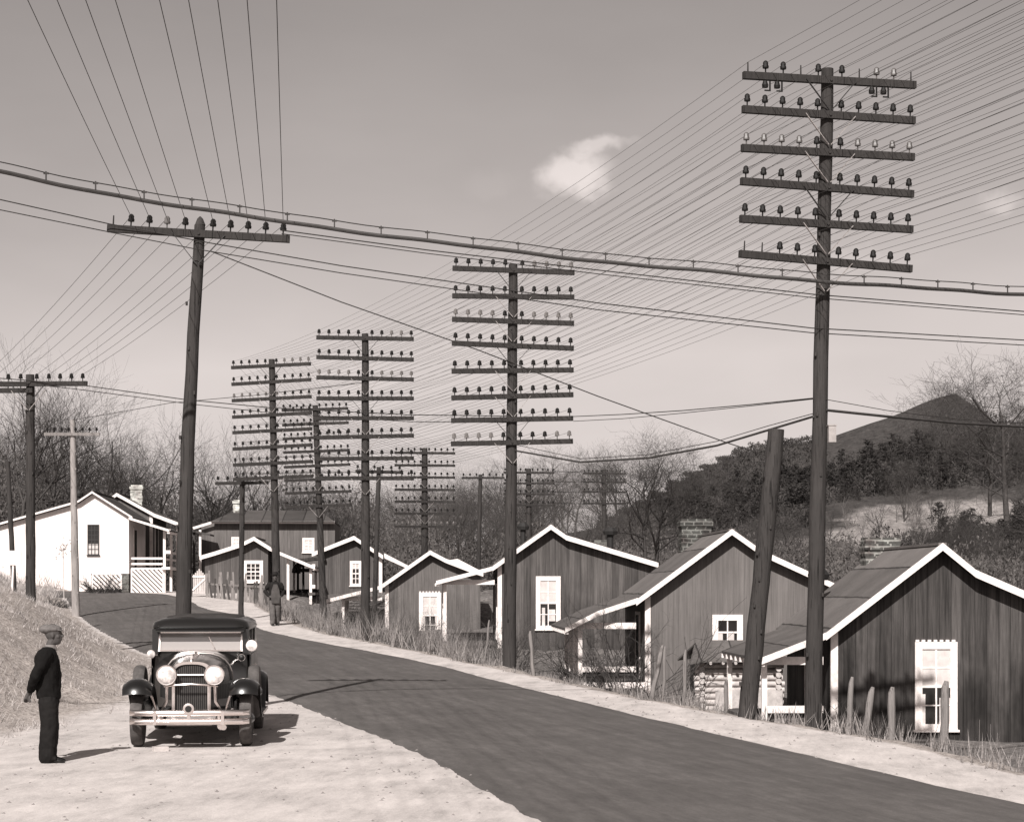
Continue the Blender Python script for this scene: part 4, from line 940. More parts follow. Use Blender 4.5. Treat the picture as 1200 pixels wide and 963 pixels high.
ellip(b, [(.86,-.02,0,.10,.15),(1.0,-.03,0,.09,.13),(1.2,-.03,0,.105,.155),(1.36,-.02,0,.09,.16),(1.42,-.01,0,.07,.12),(1.46,.01,0,.055,.06)])
limb(b, [(.0,0,1.42),(.03,0,1.5),(.05,0,1.55)], [.058,.054,.052]); head(b, .062, 1.595)
for s_ in (-1, 1):
    limb(b, [(-.02,s_*.18,1.37),(-.13,s_*.22,1.12),(-.225,s_*.05,.89)], [.05,.04,.028])
    limb(b, [(-.02,s_*.08,.88),(.0,s_*.085,.48),(-.02,s_*.085,.08)], [.085,.06,.04]); b.ball((.03,s_*.085,.04), .038, 8, 6, (2,1,.9))
fingers(b, (-.225,.035,.89), (-.15,-.45,-.85), (-.3,.7,-.3), (.35,-.8,-.2)); fingers(b, (-.235,-.03,.885), (-.45,.3,-.85), (-.5,-.6,-.2), (.2,.8,-.3))
remesh(b, .0065, 'body', M_SKIN, man, 1)
j = MB()
ellip(j, [(.80,.0,0,.145,.185),(.84,.0,0,.15,.19),(.98,-.015,0,.145,.185),(1.12,-.02,0,.15,.19),(1.25,-.02,0,.155,.2),(1.34,-.025,0,.14,.205),(1.40,-.02,0,.11,.17),(1.445,-.005,0,.075,.085)])
for s_ in (-1, 1):
    j.ball((-.03,s_*.17,1.36), .085, 12, 9, (1.05,.9,.9)); limb(j, [(-.03,s_*.185,1.35),(-.09,s_*.225,1.22),(-.15,s_*.23,1.09),(-.19,s_*.15,1.0),(-.215,s_*.075,.925)], [.078,.072,.068,.06,.052], 12)
j.tube([(.1,0,.8),(.11,0,1.1),(.075,0,1.38)], [.05,.05,.035], 8)
remesh(j, .011, 'jacket', M_JACK, man, 4)
c = MB(); c.lathe([(.062,1.425),(.068,1.455),(.064,1.475)], 'Z', (.02,0,0), 14); c.tube([(.07,-.03,1.45),(.1,0,1.41),(.07,.03,1.45)], .014, 6); c.build('collar', M_SHIRT, man, smooth=True)
tr = MB(); ellip(tr, [(.74,.0,0,.13,.165),(.84,.0,0,.125,.16),(.9,.0,0,.115,.15)])
for s_ in (-1, 1): limb(tr, [(.0,s_*.085,.78),(.012,s_*.09,.46),(-.012,s_*.09,.075)], [.122,.112,.108], 14)
tr.box((-.09,-.17,.04),(.1,-.02,.08)); tr.box((-.09,.02,.04),(.1,.17,.08))
remesh(tr, .011, 'trousers', M_TROU, man, 4)
for s_ in (-1, 1):
    sh_ = MB(); shoe(sh_, .02, s_*.09); sh_.build('shoe', M_SHOE, man, smooth=True)
k = MB(); k.ball((.035,0,1.675), .112, 18, 9, (1.12,.92,.5)); k.ball((-.02,0,1.672), .1, 16, 8, (1.0,.95,.62)); k.rings([[(.12,y,1.655+.0*abs(y)) for y in np.linspace(-.085,.085,7)]+[(.12,y,1.668) for y in np.linspace(.085,-.085,7)], [(.178-.35*abs(y)**1.3,y*.85,1.645) for y in np.linspace(-.085,.085,7)]+[(.178-.35*abs(y)**1.3,y*.85,1.656) for y in np.linspace(.085,-.085,7)]])
remesh(k, .008, 'cap', M_CAP, man, 2)
# the man coming along the shoulder
pq = P(322, 730, 66.0); pq.z = gz(pq.x, pq.y)-.01
wm = thing('person', 'man in grey trousers and dark sleeves walking along the far dirt shoulder', 'person', pq, R(-75))
b = MB()
ellip(b, [(.9,0,0,.1,.15),(1.05,0,0,.09,.13),(1.25,0,0,.105,.155),(1.4,0,0,.09,.16),(1.46,0,0,.06,.1),(1.5,.0,0,.05,.055)])
limb(b, [(.0,0,1.46),(.02,0,1.54),(.03,0,1.58)], [.056,.053,.05]); head(b, .04, 1.63)
for s_ in (-1, 1):
    limb(b, [(0,s_*.18,1.41),(-.06,s_*.3,1.16),(.1,s_*.2,1.0)], [.05,.04,.028]); limb(b, [(0,s_*.08,.9),(.03-.06*s_,s_*.085,.48),(-.12*s_,s_*.085,.09)], [.085,.06,.04]); b.ball((.05-.12*s_,s_*.085,.04), .038, 8, 6, (2,1,.9))
    fingers(b, (.11,s_*.2,.99), (.35,-s_*.7,-.4), (.2,0,-.8), (0,-s_*.8,-.3))
remesh(b, .009, 'body', M_SKIN, wm, 1)
j = MB(); ellip(j, [(.86,.0,0,.15,.19),(1.0,0,0,.14,.18),(1.2,-.01,0,.15,.2),(1.36,-.01,0,.14,.205),(1.44,0,0,.105,.16),(1.49,0,0,.07,.08)])
for s_ in (-1, 1): limb(j, [(0,s_*.19,1.4),(-.03,s_*.26,1.28),(-.06,s_*.31,1.16),(.02,s_*.26,1.07),(.09,s_*.21,1.01)], [.08,.075,.07,.06,.052], 12)
remesh(j, .012, 'jacket', M_COAT2, wm, 4)
a = MB(); a.rings([[(.16,-.13,.76),(.16,.13,.76),(.172,.13,.76),(.172,-.13,.76)],[(.155,-.15,1.0),(.155,.15,1.0),(.167,.15,1.0),(.167,-.15,1.0)],[(.15,-.13,1.2),(.15,.13,1.2),(.166,.13,1.2),(.166,-.13,1.2)],[(.12,-.06,1.4),(.12,.06,1.4),(.14,.06,1.4),(.14,-.06,1.4)]]); a.build('apron', M_VEST2, wm, smooth=True)
tr = MB(); ellip(tr, [(.78,0,0,.135,.17),(.88,0,0,.13,.165),(.94,0,0,.115,.15)])
for s_ in (-1, 1): limb(tr, [(0,s_*.09,.8),(.03-.06*s_,s_*.09,.46),(-.12*s_,s_*.09,.1)], [.115,.095,.088], 14)
remesh(tr, .012, 'trousers', M_TROU2, wm, 4)
for s_ in (-1, 1):
    sh_ = MB(); shoe(sh_, .02-.12*s_, s_*.09); sh_.build('shoe', M_SHOE, wm, smooth=True)
k = MB(); k.lathe([(.15,1.705),(.155,1.712),(.1,1.72),(.097,1.79),(.08,1.82),(.01,1.825)], 'Z', (.03,0,0), 16); k.build('hat', M_COAT2, wm, smooth=True)
# ---------------------------------------------------------------- trees
def seg_mesh(name, segs, mat, parent=None, n=3):
    S = np.array(segs, dtype=np.float32).reshape(-1, 8); a, b, r0, r1 = S[:,:3], S[:,3:6], S[:,6], S[:,7]
    d = b-a; d /= np.maximum(np.linalg.norm(d, axis=1, keepdims=True), 1e-6)
    ref = np.where(np.abs(d[:,2:3]) < .9, np.array([[0,0,1.]]), np.array([[1.,0,0]]))
    x = np.cross(d, ref); x /= np.linalg.norm(x, axis=1, keepdims=True); y = np.cross(d, x)
    vs = []
    for p, r in ((a, r0), (b, r1)):
        for k in range(n):
            an = 2*math.pi*k/n; vs.append(p+r[:,None]*(math.cos(an)*x+math.sin(an)*y))
    V = np.stack(vs, 1).reshape(-1, 3); base = (np.arange(len(S))*2*n)[:,None]
    q = np.array([[k, (k+1)%n, n+(k+1)%n, n+k] for k in range(n)])
    F = (base[:,:,None]+q[None]).reshape(-1, 4)
    return tri_mesh(name, V, mat, parent, F)
def bare_segs(rng, H, spread=.5, levels=5, kids=(5,5,4,4,3), r0=None, droop=0.0, first=.28, lean=0.0):
    big, fine = [], []
    r0 = r0 or H*.016
    def grow(p, d, L, r, lv):
        n = 4 if lv == 0 else (3 if lv < 3 else 2); pts = [p]; dirs = [d]
        for i in range(n):
            wob = rng.normal(0, .11 if lv == 0 else .2, 3); d = d+wob+np.array([0,0,.07 if lv else .05])-np.array([0,0,droop*lv*.06]); d = d/np.linalg.norm(d)
            p = p+d*L/n; pts.append(p); dirs.append(d)
        tip = r*(.45 if lv < levels-1 else .4)
        for i in range(n):
            ra = r+(tip-r)*i/n; rb = r+(tip-r)*(i+1)/n
            (big if lv < 2 else fine).append([*pts[i], *pts[i+1], max(ra, .006), max(rb, .004)])
        if lv >= levels: return
        k = kids[min(lv, len(kids)-1)]; k = max(2, int(k+rng.integers(-1, 2)))
        for c in range(k):
            f = (first+(1-first)*(c+rng.random()*.9)/k) if lv == 0 else (.25+.75*(c+rng.random())/k)
            f = min(f, .99); i = int(f*n); q = pts[i]+(pts[i+1]-pts[i])*(f*n-i)
            ax = rng.normal(0, 1, 3); ax -= ax.dot(dirs[i])*dirs[i]; ax /= np.linalg.norm(ax)
            ang = spread+rng.random()*.55; nd = dirs[i]*math.cos(ang)+ax*math.sin(ang); nd[2] += .12; nd /= np.linalg.norm(nd)
            rr = (r+(tip-r)*f)*(.5+.2*rng.random()); ll = L*(.62-.22*f+.15*rng.random()) if lv == 0 else L*(.55+.2*rng.random())
            grow(q, nd, ll, rr, lv+1)
    d0 = np.array([lean, 0, 1.]); grow(np.array([0,0,-.4]), d0/np.linalg.norm(d0), H*.8, r0, 0)
    return big, fine
PROTO = {}
NOMINAL = {'bare_tree': 12.5, 'pale_bare_tree': 9.4, 'round_bare_tree': 9.3, 'wide_bare_tree': 9.3, 'pine_tree': 9.0}
def proto(kind, make):
    t = bpy.data.objects.new(kind, None); kids = make(t)
    top = 0
    for k in kids:
        a = np.empty(len(k.data.vertices)*3, np.float32); k.data.vertices.foreach_get('co', a); top = max(top, float(np.percentile(a[2::3], 99.7)))
    t['fit'] = NOMINAL[kind]/top; PROTO.setdefault(kind, []).append((t, kids))
def bare(kind, seed, H, trunk_mat, twig_mat, **kw):
    def mk(t):
        big, fine = bare_segs(np.random.default_rng(seed), H, **kw)
        return [seg_mesh('trunk', big, trunk_mat, None, 5), seg_mesh('crown', fine, twig_mat, None, 3)]
    proto(kind, mk)
for sd in range(6): bare('bare_tree', 100+sd, 12, M_BARK, M_TWIG, spread=.42, levels=4, kids=(9,5,5,4), first=.3)
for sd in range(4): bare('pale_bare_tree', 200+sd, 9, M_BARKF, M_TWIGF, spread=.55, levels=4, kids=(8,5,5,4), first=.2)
def pine_mk(seed, H=9):
    rng = np.random.default_rng(seed)
    def mk(t):
        segs = [[0,0,-.4,.02,0,H*.55,.15,.09],[.02,0,H*.55,0,0,H,.09,.02]]
        tris = []; nb = 58
        for i in range(nb):
            f = (.3+.7*(i/nb)**.9); z = H*f; L = H*.25*(1.08-f)**.75*(.6+.6*rng.random())+.15; a = rng.random()*6.283
            d = np.array([math.cos(a), math.sin(a), .12+.3*rng.random()]); e = np.array([0,0,z])+d*L
            segs.append([0,0,z,*e,.03,.01])
            for c in range(15):
                q = np.array([0,0,z])+d*L*(.3+.75*rng.random())+rng.normal(0, .2*L*.5+.09, 3); s_ = .13+.17*rng.random()
                v = rng.normal(0, 1, (3,3)); v /= np.linalg.norm(v, axis=1, keepdims=True); tris.append(q+v*s_)
        return [seg_mesh('trunk', segs, M_BARK, None, 5), tri_mesh('crown', np.array(tris), M_PINE)]
    return mk
for sd in range(5): proto('pine_tree', pine_mk(300+sd))
used = {}
def plant(kind, x, y, z, sc, label, group, rot=None, cat='tree', sx=1.0):
    lst = PROTO[kind]; i = random.randrange(len(lst)); t, kids = lst[i]
    sc *= t['fit']; c = t.copy(); c.name = kind; del c['fit']; COL.objects.link(c); c.location = (x, y, z); c.rotation_euler = (0, 0, random.random()*6.28 if rot is None else rot); c.scale = (sc*sx, sc*sx, sc)
    for k in kids:
        q = k.copy(); COL.objects.link(q); q.parent = c
    tag(c, label, cat, group)
    return c
# wood behind the white house
rs = random.Random(5)
for k in range(56):
    Y = rs.uniform(112, 165); px = rs.uniform(-90, 420); tall = 1.0
    X = (px-600)/FPX*Y
    top = np.interp(px, [-90,60,130,200,260,420], [470,482,492,512,512,535])+rs.uniform(22, 80)
    H = CZ+(HY-top)/FPX*Y-1.9
    plant('bare_tree', X, Y, gz(X, Y)-.2, H/12.5, 'tall bare tree in the leafless wood behind the white house', 'bare trees behind the white house', sx=1.05)
for k, (px, top, Y) in enumerate([(22,462,104),(62,478,104),(127,484,105),(185,505,108),(243,500,113),(300,520,114)]):
    X = (px-600)/FPX*Y; H = (CZ+(HY-top+16)/FPX*Y-1.9)
    lab = ['tallest bare tree rising at the far left edge behind the dark bank pole','bare tree whose crown shows just right of the dark bank pole','well shaped bare tree standing over the chimney end of the white house','bushy bare tree between the white house chimney and the leaning pole','bare tree whose crown shows just right of the leaning car pole','bare tree standing over the white chimney of the long house'][k]
    plant('bare_tree', X, Y, gz(X, Y)-.2, H/12.5, lab, None, rot=k*1.3, sx=1.1)
# far tree line in the middle
for k in range(64):
    Y = rs.uniform(150, 300); px = rs.uniform(400, 735); X = (px-600)/FPX*Y
    top = np.interp(px, [400,480,560,640,700,760,850,900], [560,562,585,592,585,560,560,560])+rs.uniform(-6, 40)
    H = CZ+(HY-top)/FPX*Y-1.0
    if H < 3: continue
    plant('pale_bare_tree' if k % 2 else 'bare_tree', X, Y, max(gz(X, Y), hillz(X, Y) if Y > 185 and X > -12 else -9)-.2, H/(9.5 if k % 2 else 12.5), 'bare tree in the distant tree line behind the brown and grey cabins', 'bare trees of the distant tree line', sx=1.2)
# single bare trees that stand out
def lone(kind, px, top, base, Y, label, rot, sx=1.0, i=None):
    X = (px-600)/FPX*Y; H = (base-top)/FPX*Y; z = CZ-(base-HY)/FPX*Y
    st = random.getstate(); random.seed(i or 3); c = plant(kind, X, Y, z, H/(12.3 if kind == 'bare_tree' else 9.3), label, None, rot, sx=sx); random.setstate(st); return c
bare('round_bare_tree', 411, 11, M_BARK, M_DTWIG, spread=.55, levels=5, kids=(10,5,5,4,3), first=.16)
bare('wide_bare_tree', 422, 11, M_BARK, M_TWIG, spread=.62, levels=5, kids=(9,5,5,4,3), first=.2, lean=-.12)
lone('round_bare_tree', 757, 503, 665, 118, 'round crowned bare tree standing alone behind the gap between two cabins', .4, 1.35)
lone('wide_bare_tree', 1180, 405, 605, 150, 'large bare tree spreading at the right edge beside the hill peak', 1.2, 1.5)
lone('wide_bare_tree', 1160, 440, 600, 165, 'dark bare tree directly in front of the right flank of the hill peak', 4.0, 1.4)
lone('wide_bare_tree', 1245, 475, 690, 105, 'leaning bare tree half cut off by the right edge below the large one', 2.9, 1.2)
lone('round_bare_tree', 768, 512, 665, 121, 'dark bare tree close behind the lone round crowned one', 2.2, 1.5)
lone('round_bare_tree', 610, 562, 660, 150, 'small rounded bare tree seen beside the far four armed pole', 1.9, 1.1)
lone('round_bare_tree', 536, 560, 665, 140, 'feathery bare tree between the seven armed far pole and the slim pole', 2.5, 1.1)
lone('bare_tree', 318, 548, 700, 114, 'bare tree with low forked limbs beside the leaning pair of poles', 1.5, 1.2, 4)
lone('wide_bare_tree', 925, 590, 690, 110, 'bare tree with long slanting limbs behind the leaning pole stump', .2, 1.1)
# pines and bare trees of the hillside
n = 0
for k in range(2600):
    if n >= 290: break
    X = rs.uniform(18, 118); Y = rs.uniform(206, 292); z = hillz(X, Y); px = 600+X/Y*FPX; py = HY-(z-CZ)/Y*FPX
    if px > 1260 or px < 760: continue
    lim = np.interp(px, [760,860,905,985,1041,1118,1165,1260], [610,580,570,552,535,525,540,570])
    if py < lim or py > 640: continue
    gmx = max(0, 1.3-math.hypot((X-52)/15, (Y-236)/13), 1.2-math.hypot((X-36)/11, (Y-222)/10))
    if gmx > .25: continue
    n += 1
    plant('pine_tree', X, Y, z-.2, rs.uniform(.22, .52), 'dark pine in the wood covering the hillside on the right', 'pines on the hillside', sx=1.7)
n = 0
for k in range(600):
    if n >= 60: break
    X = rs.uniform(10, 100); Y = rs.uniform(150, 262); z = max(hillz(X, Y), gz(X, Y)) if Y > 185 else gz(X, Y); px = 600+X/Y*FPX
    if px > 1260 or px < 700: continue
    py = HY-(z+6-CZ)/Y*FPX
    if py < np.interp(px, [700,780,860,950,1050,1200], [600,590,585,560,545,540]): continue
    n += 1
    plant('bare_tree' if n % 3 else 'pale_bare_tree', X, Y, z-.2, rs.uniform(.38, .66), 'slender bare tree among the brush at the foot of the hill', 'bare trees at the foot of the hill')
for k, (px, py) in enumerate([(1062,612),(1078,608),(1092,606),(1108,604),(1118,602),(1050,618)]):
    Y = 236; X = (px-600)/FPX*Y; plant('bare_tree', X, Y, hillz(X, Y)-.2, .42, 'thin dark sapling standing on the pale grassy clearing of the hill', 'saplings in the hill clearing', sx=.5)
# underbrush: one uncountable mass
rb = np.random.default_rng(11)
def HZ_at(X, Y): return HZ[np.clip(np.round((Y-hy[0])/3.0), 0, len(hy)-1).astype(int), np.clip(np.round((X-hx[0])/2.5), 0, len(hx)-1).astype(int)]
def brush_cloud(xa, xb, ya, yb, n, h, s, zf, pxlim=None, bald=False):
    X = rb.uniform(xa, xb, n); Y = rb.uniform(ya, yb, n)
    if pxlim is not None:
        px = 600+X/Y*FPX; k = (px > pxlim[0]) & (px < pxlim[1]); X, Y = X[k], Y[k]
    k = ((X-52)/17)**2+((Y-236)/15)**2 > 1.0; k &= ((X-36)/12)**2+((Y-222)/11)**2 > 1.0; X, Y = X[k], Y[k]
    if bald: k = (HZ_at(X, Y) < (.70+.12*vnoise(X, Y, 9, 61))*np.interp(X, rp[:,0], rp[:,2])) | (X < 22); X, Y = X[k], Y[k]
    hmax = h*(.35+.9*vnoise(X, Y, 6.0, 21))*(.6+.6*vnoise(X, Y, 2.2, 22)); Z = zf(X, Y)+hmax*rb.random(len(X))**.8
    c = np.stack([X, Y, Z], 1); v = rb.normal(0, 1, (len(X), 3, 3)); v /= np.linalg.norm(v, axis=2, keepdims=True); v[:,:,2] *= 1.3
    v[:,:,2] *= 1.3; v[:,1] = -v[:,0]+v[:,1]*.16; return (c[:,None]+v*(s*(.5+rb.random(len(X)))[:,None,None]))
def hillz_v(X, Y):
    i = np.clip(np.round((X-hx[0])/2.5), 0, len(hx)-1).astype(int); j = np.clip(np.round((Y-hy[0])/3.0), 0, len(hy)-1).astype(int)
    return np.where((Y > 185) & (X > -12), HZ[j, i], ground(X, Y))
bc = [brush_cloud(-60, -6, 113, 155, 330000, 6.0, .08, ground, (-60, 440)), brush_cloud(-30, 60, 140, 215, 260000, 5.0, .11, hillz_v, (380, 1000)),
      brush_cloud(14, 60, 100, 170, 60000, 3.0, .09, ground, (760, 1260))]
tag(tri_mesh('underbrush', np.concatenate(bc), M_BRUSH), 'dense leafless underbrush filling the woods behind the houses', 'underbrush', kind='stuff')
tag(tri_mesh('hillside_scrub', np.concatenate([brush_cloud(8, 125, 195, 288, 330000, 2.6, .16, hillz_v, (700, 1270), True), brush_cloud(14, 46, 285, 304, 20000, 1.0, .14, hillz_v, (700, 960))]), M_HBRUSH), 'dark rough scrub covering the hill on the right', 'scrub', kind='stuff')
# ---------------------------------------------------------------- grass
def grass_mat(name, lo, hi):
    m, t = new_mat(name); geo = t.n('ShaderNodeNewGeometry').outputs['Position']
    n1 = t.noise(geo, 2.2, 4, .7); n2 = t.noise(geo, 40, 2, .6)
    t.out(t.ramp(t.math('ADD', t.math('MULTIPLY', n1, .55), t.math('MULTIPLY', n2, .45)), [(.34, lo), (.62, hi)]), .9); return m
M_GRASS = grass_mat('dry_grass', .12, .56); M_WEED = grass_mat('dry_weeds', .06, .32)
def tufts(X, Y, h, w, nb, rng, lean=.35):
    n = len(X); X = np.repeat(X, nb)+rng.normal(0, .05, n*nb); Y = np.repeat(Y, nb)+rng.normal(0, .05, n*nb); hh = np.repeat(h, nb)*(.4+.75*rng.random(n*nb))
    Z = ground(X, Y)-.03; a = rng.random(n*nb)*6.283; ww = w*(.6+.8*rng.random(n*nb))
    p = np.stack([X, Y, Z], 1); s_ = np.stack([np.cos(a)*ww, np.sin(a)*ww, 0*a], 1)
    tip = p+np.stack([rng.normal(0, lean, n*nb)*hh, rng.normal(0, lean, n*nb)*hh, hh], 1)
    return np.stack([p-s_, p+s_, tip], 1)
rg = np.random.default_rng(3)
def scatter(n, xa, xb, ya, yb, cond):
    X = rg.uniform(xa, xb, n); Y = rg.uniform(ya, yb, n); k = cond(X, Y); return X[k], Y[k]
X, Y = scatter(30000, -26, -6, 22, 92, lambda X, Y: (XTOE(Y)-X > np.where(Y < 41, -1.1, -.1)+vnoise(X,Y,1.5,31)*2.2-.9*(rg.random(len(X)) < .12)) & ~in_road(X, Y, .25) & (rg.random(len(X)) < .3+vnoise(X,Y,1.1,32)))
bank = tufts(X, Y, .05+.14*vnoise(X, Y, 2.3, 33)**2+.0018*Y, .007, 6, rg, .6)
X, Y = scatter(16000, -40, -14, 84, 100, lambda X, Y: ~in_road(X, Y, .2) & ((Y < 92.6) | (X < -17.5)) & (XTOE(Y)-X > .2))
yard = tufts(X, Y, .35+.6*vnoise(X, Y, 1.7, 34), .016, 5, rg)
X2, Y2 = scatter(9000, -26, -6, 22, 90, lambda X, Y: (XTOE(Y)-X > .2) & ~in_road(X, Y, .3) & (vnoise(X,Y,.7,41)*vnoise(X,Y,2.6,42) > .3))
o = tri_mesh('bank_weeds', tufts(X2, Y2, .04+.12*vnoise(X2, Y2, .9, 43), .01, 5, rg, .7), M_WEED); tag(o, 'small dark dead weeds dotted over the grassy bank on the left', 'weeds', kind='stuff')
o = tri_mesh('bank_grass', np.concatenate([bank, yard]), M_GRASS); tag(o, 'dry pale grass covering the road bank on the left', 'grass', kind='stuff')
X, Y = scatter(26000, -14, 13, 20, 90, lambda X, Y: (X-XSH(Y) > -.05+.4*(vnoise(X,Y,1.2,35)-.3)) & (X-XSH(Y) < 4.6) & (rg.random(len(X)) < .3+.8*vnoise(X,Y,.9,36)))
sc_ = np.exp(-((X-XSH(Y)-.7)/1.4)**2)
hgt = np.where((Y > 48) & (Y < 74), .3+.75*vnoise(X, Y, 2.5, 37), np.where(Y < 36, .12+.35*vnoise(X, Y, 1.7, 38), .2+.45*vnoise(X, Y, 2.1, 39)))*(.55+.6*sc_)
hgt = hgt*np.where((Y > 36) & (Y < 48) & (X-XSH(Y) < 1.3), .45, 1)
w1 = tufts(X, Y, hgt, .011, 6, rg, .28)
o = tri_mesh('roadside_weeds', w1, M_WEED); tag(o, 'tall dry weeds growing along the edge of the right shoulder', 'weeds', kind='stuff')
# shrubs
def shrub(name, label, px, py, Y, h, w, n, seed, mat=None, spread=.9, levels=2, group=None):
    p = P(px, py, Y); rng = np.random.default_rng(seed); segs = []
    for k in range(n):
        a = rng.random()*6.28; b0 = np.array([math.cos(a)*w*.25*rng.random(), math.sin(a)*w*.25*rng.random(), -.1])
        def go(q, d, L, r, lv):
            for i in range(3):
                d = d+rng.normal(0, .22, 3); d /= np.linalg.norm(d); e = q+d*L/3; segs.append([*q, *e, r, r*.8]); q = e; r *= .8
                if lv < levels:
                    for c in range(2):
                        nd = d+rng.normal(0, .6, 3); nd[2] += .1; nd /= np.linalg.norm(nd); go(q, nd, L*.5, r*.7, lv+1)
        d = np.array([math.cos(a)*spread*w/h*.9, math.sin(a)*spread*w/h*.5, 1.]); go(b0, d/np.linalg.norm(d), h*(.7+.5*rng.random()), .02, 0)
    o = seg_mesh(name, segs, mat or M_TWIG, None, 3); o.location = (p.x, p.y, gz(p.x, p.y)); return tag(o, label, 'shrub', group)
shrub('bare_shrub', 'tangled bare shrub in front of the grey cabin porch', 735, 800, 52, 1.9, 1.6, 18, 1, M_DTWIG)
shrub('bare_shrub', 'smaller bare shrub beside the grey cabin porch corner', 690, 790, 52.5, 1.5, 1.0, 10, 2)
shrub('bare_shrub', 'low bare shrub right of the nearest pole foot', 985, 850, 33.2, .75, .8, 26, 3, M_DTWIG)
shrub('bare_shrub', 'low bare shrub at the corner of the nearest cabin', 1020, 870, 35, .8, 1.1, 34, 4, M_DTWIG)
shrub('bare_shrub', 'long leafless sprays rising against the grey cabin wall', 775, 805, 50, 2.6, 2.2, 7, 5, M_DTWIG, spread=.8, levels=1)
shrub('bare_shrub', 'dark scrubby shrub by the porch lattice of the white house', 118, 692, 90.5, .8, 1.6, 30, 6, M_DTWIG)
shrub('round_bush', 'rounded pale dry bush in front of the low striped cabin porch', 412, 735, 72, 1.5, 1.3, 40, 7, M_TWIGF, 1.2)
shrub('round_bush', 'second pale dry bush against the wall of the low striped cabin', 470, 750, 72, 1.2, 1.4, 36, 8, M_TWIGF, 1.2)
shrub('round_bush', 'dry pale bush below the porch of the brown striped cabin', 545, 755, 62, 1.5, 1.8, 44, 9, M_TWIGF, 1.2)
shrub('round_bush', 'dry pale bush at the foot of the brown striped cabin corner', 585, 760, 60, 1.5, 1.2, 36, 10, M_TWIGF, 1.2)
shrub('bare_shrub', 'dark low scrub under the window of the nearest cabin', 1085, 880, 36, .6, 1.4, 36, 12, M_DTWIG)
shrub('bare_shrub', 'dark clump of scrub beside the bleached pole', 62, 688, 78, .5, 1.2, 30, 13, M_DTWIG)
# tall dry stalks at the right edge
for k, (px, py, top) in enumerate([(1144,898,843),(1157,902,848),(1165,903,858)]):
    Y = 29; p = P(px, py, Y); q = P(px+4, top, Y); m_ = MB(); b_ = Vector((p.x, p.y, gz(p.x, p.y)-.05)); m_.tube([b_, b_.lerp(q, .5)+Vector((.015,0,0)), q], [.008,.006,.003], 5)
    o = m_.build('dry_stalk', M_POST); tag(o, f'{["leftmost","middle","rightmost"][k]} of three tall dry stalks by the right edge of the road', 'plant', 'tall dry stalks')
# ---------------------------------------------------------------- fence posts, pickets, gate, sign
def post(label, px0, py0, px1, py1, Y, r):
    a, b = P(px0, py0, Y), P(px1, py1, Y); a.z = min(a.z, gz(a.x, a.y))-.15; d = b-a
    m_ = MB(); r *= .8; m_.tube([a-a, d*.18, d*.38+Vector((-.012,0,0)), d*.62+Vector((.014,0,0)), d*.82, d*.95, d+Vector((.25*r,0,.02))], [r*1.1, r*.97, r*1.06, r*.92, r*.98, r*.84, r*.45], 9); o = m_.build('fence_post', M_POST, None, smooth=True); o.location = a
    return tag(o, label, 'fence post', 'old fence posts along the right shoulder')
post('stout upright grey fence post standing before the tall cabin window', 1104, 884, 1108, 799, 29.5, .085)
post('thick upright fence post with flat top left of the tall cabin window', 1043, 866, 1045, 806, 32, .085)
post('fence post leaning to the right between two others left of the cabin window', 1006, 862, 1022, 806, 32, .075)
post('short leaning fence post nearest the cabin corner board', 989, 828, 998, 794, 36, .07)
post('leaning grey fence post in front of the tangled shrub', 761, 818, 776, 757, 38.5, .06)
post('thin pointed fence post upright beside the leaning grey one', 776, 812, 779, 758, 41, .045)
post('slim upright fence post left of the log shed', 800, 826, 803, 762, 42, .055)
post('slim post standing under the open window of the brown striped cabin', 626, 789, 621, 740, 43, .055)
post('dark leaning stick near the brown striped cabin porch', 567, 778, 573, 727, 50, .035)
post('short white post stub by the log shed front', 850, 838, 851, 797, 45, .07)
pk = thing('picket_fence', 'ragged old picket fence of uneven leaning boards beside the far dirt drive', 'fence', P(243, 697, 87))
for k in range(26):
    f = k/25; px = 243+(316-243)*f; Y = 87-7*f; p = P(px, 697+3*f, Y)-pk.location; gzz = gz(p.x+pk.location.x, Y)-pk.location.z
    h_ = rs.uniform(.75, 1.35); m_ = MB(); a = Vector((p.x, p.y, gzz-.1)); b_ = a+Vector((rs.uniform(-.16,.16), rs.uniform(-.1,.1), h_)); m_.beam(a, b_, rs.uniform(.06,.12), .025, up=(0,1,0)); m_.build('picket', M_POST if rs.random() > .4 else M_TWIG, pk)
m_ = MB(); a = P(243,684,87.1)-pk.location; b_ = P(316,688,80.1)-pk.location; m_.beam(a, b_, .05, .08); m_.build('fence_rail', M_POST, pk)
gt = thing('gate', 'pale wooden gate with pointed top and diagonal brace left of the picket fence', 'gate', P(225, 698, 87.5))
m_ = MB()
for k in range(7):
    x = .05+.08*k; zt = .95+.25*(1-abs(k-3)/3); m_.box((x, 0, .1), (x+.065, .03, zt))
m_.build('gate_boards', plain('pale_boards', .5, .9), gt)
m_ = MB(); m_.beam((.03,-.02,.25),(.62,-.02,.8),.03,.07); m_.beam((.03,-.022,.86),(.62,-.022,.86),.03,.07); m_.build('gate_brace', M_TRIM, gt)
for x in (-.04, .68):
    m_ = MB(); m_.box((x-.05,-.04,-.3),(x+.05,.06,1.0)); m_.build('gate_post', M_POST, gt)
sg = thing('sign_board', 'blank white board on a short white post at the far left edge', 'sign', P(15, 683, 56))
sg.location.z = gz(sg.location.x, 56)
z0 = P(0,662,56).z-sg.location.z; z1 = P(0,645,56).z-sg.location.z
m_ = MB(); m_.box((-.2,-.02,z0),(.24,.02,z1)); m_.build('board', M_TRIM, sg)
m_ = MB(); m_.beam((-.05,.05,-.2),(.02,.05,z1-.05),.09,.05); m_.build('sign_post', M_TRIM, sg)
ds = MB(); c = P(74,643,86); b0 = P(75,668,86); b0.z = gz(b0.x, b0.y)-.1
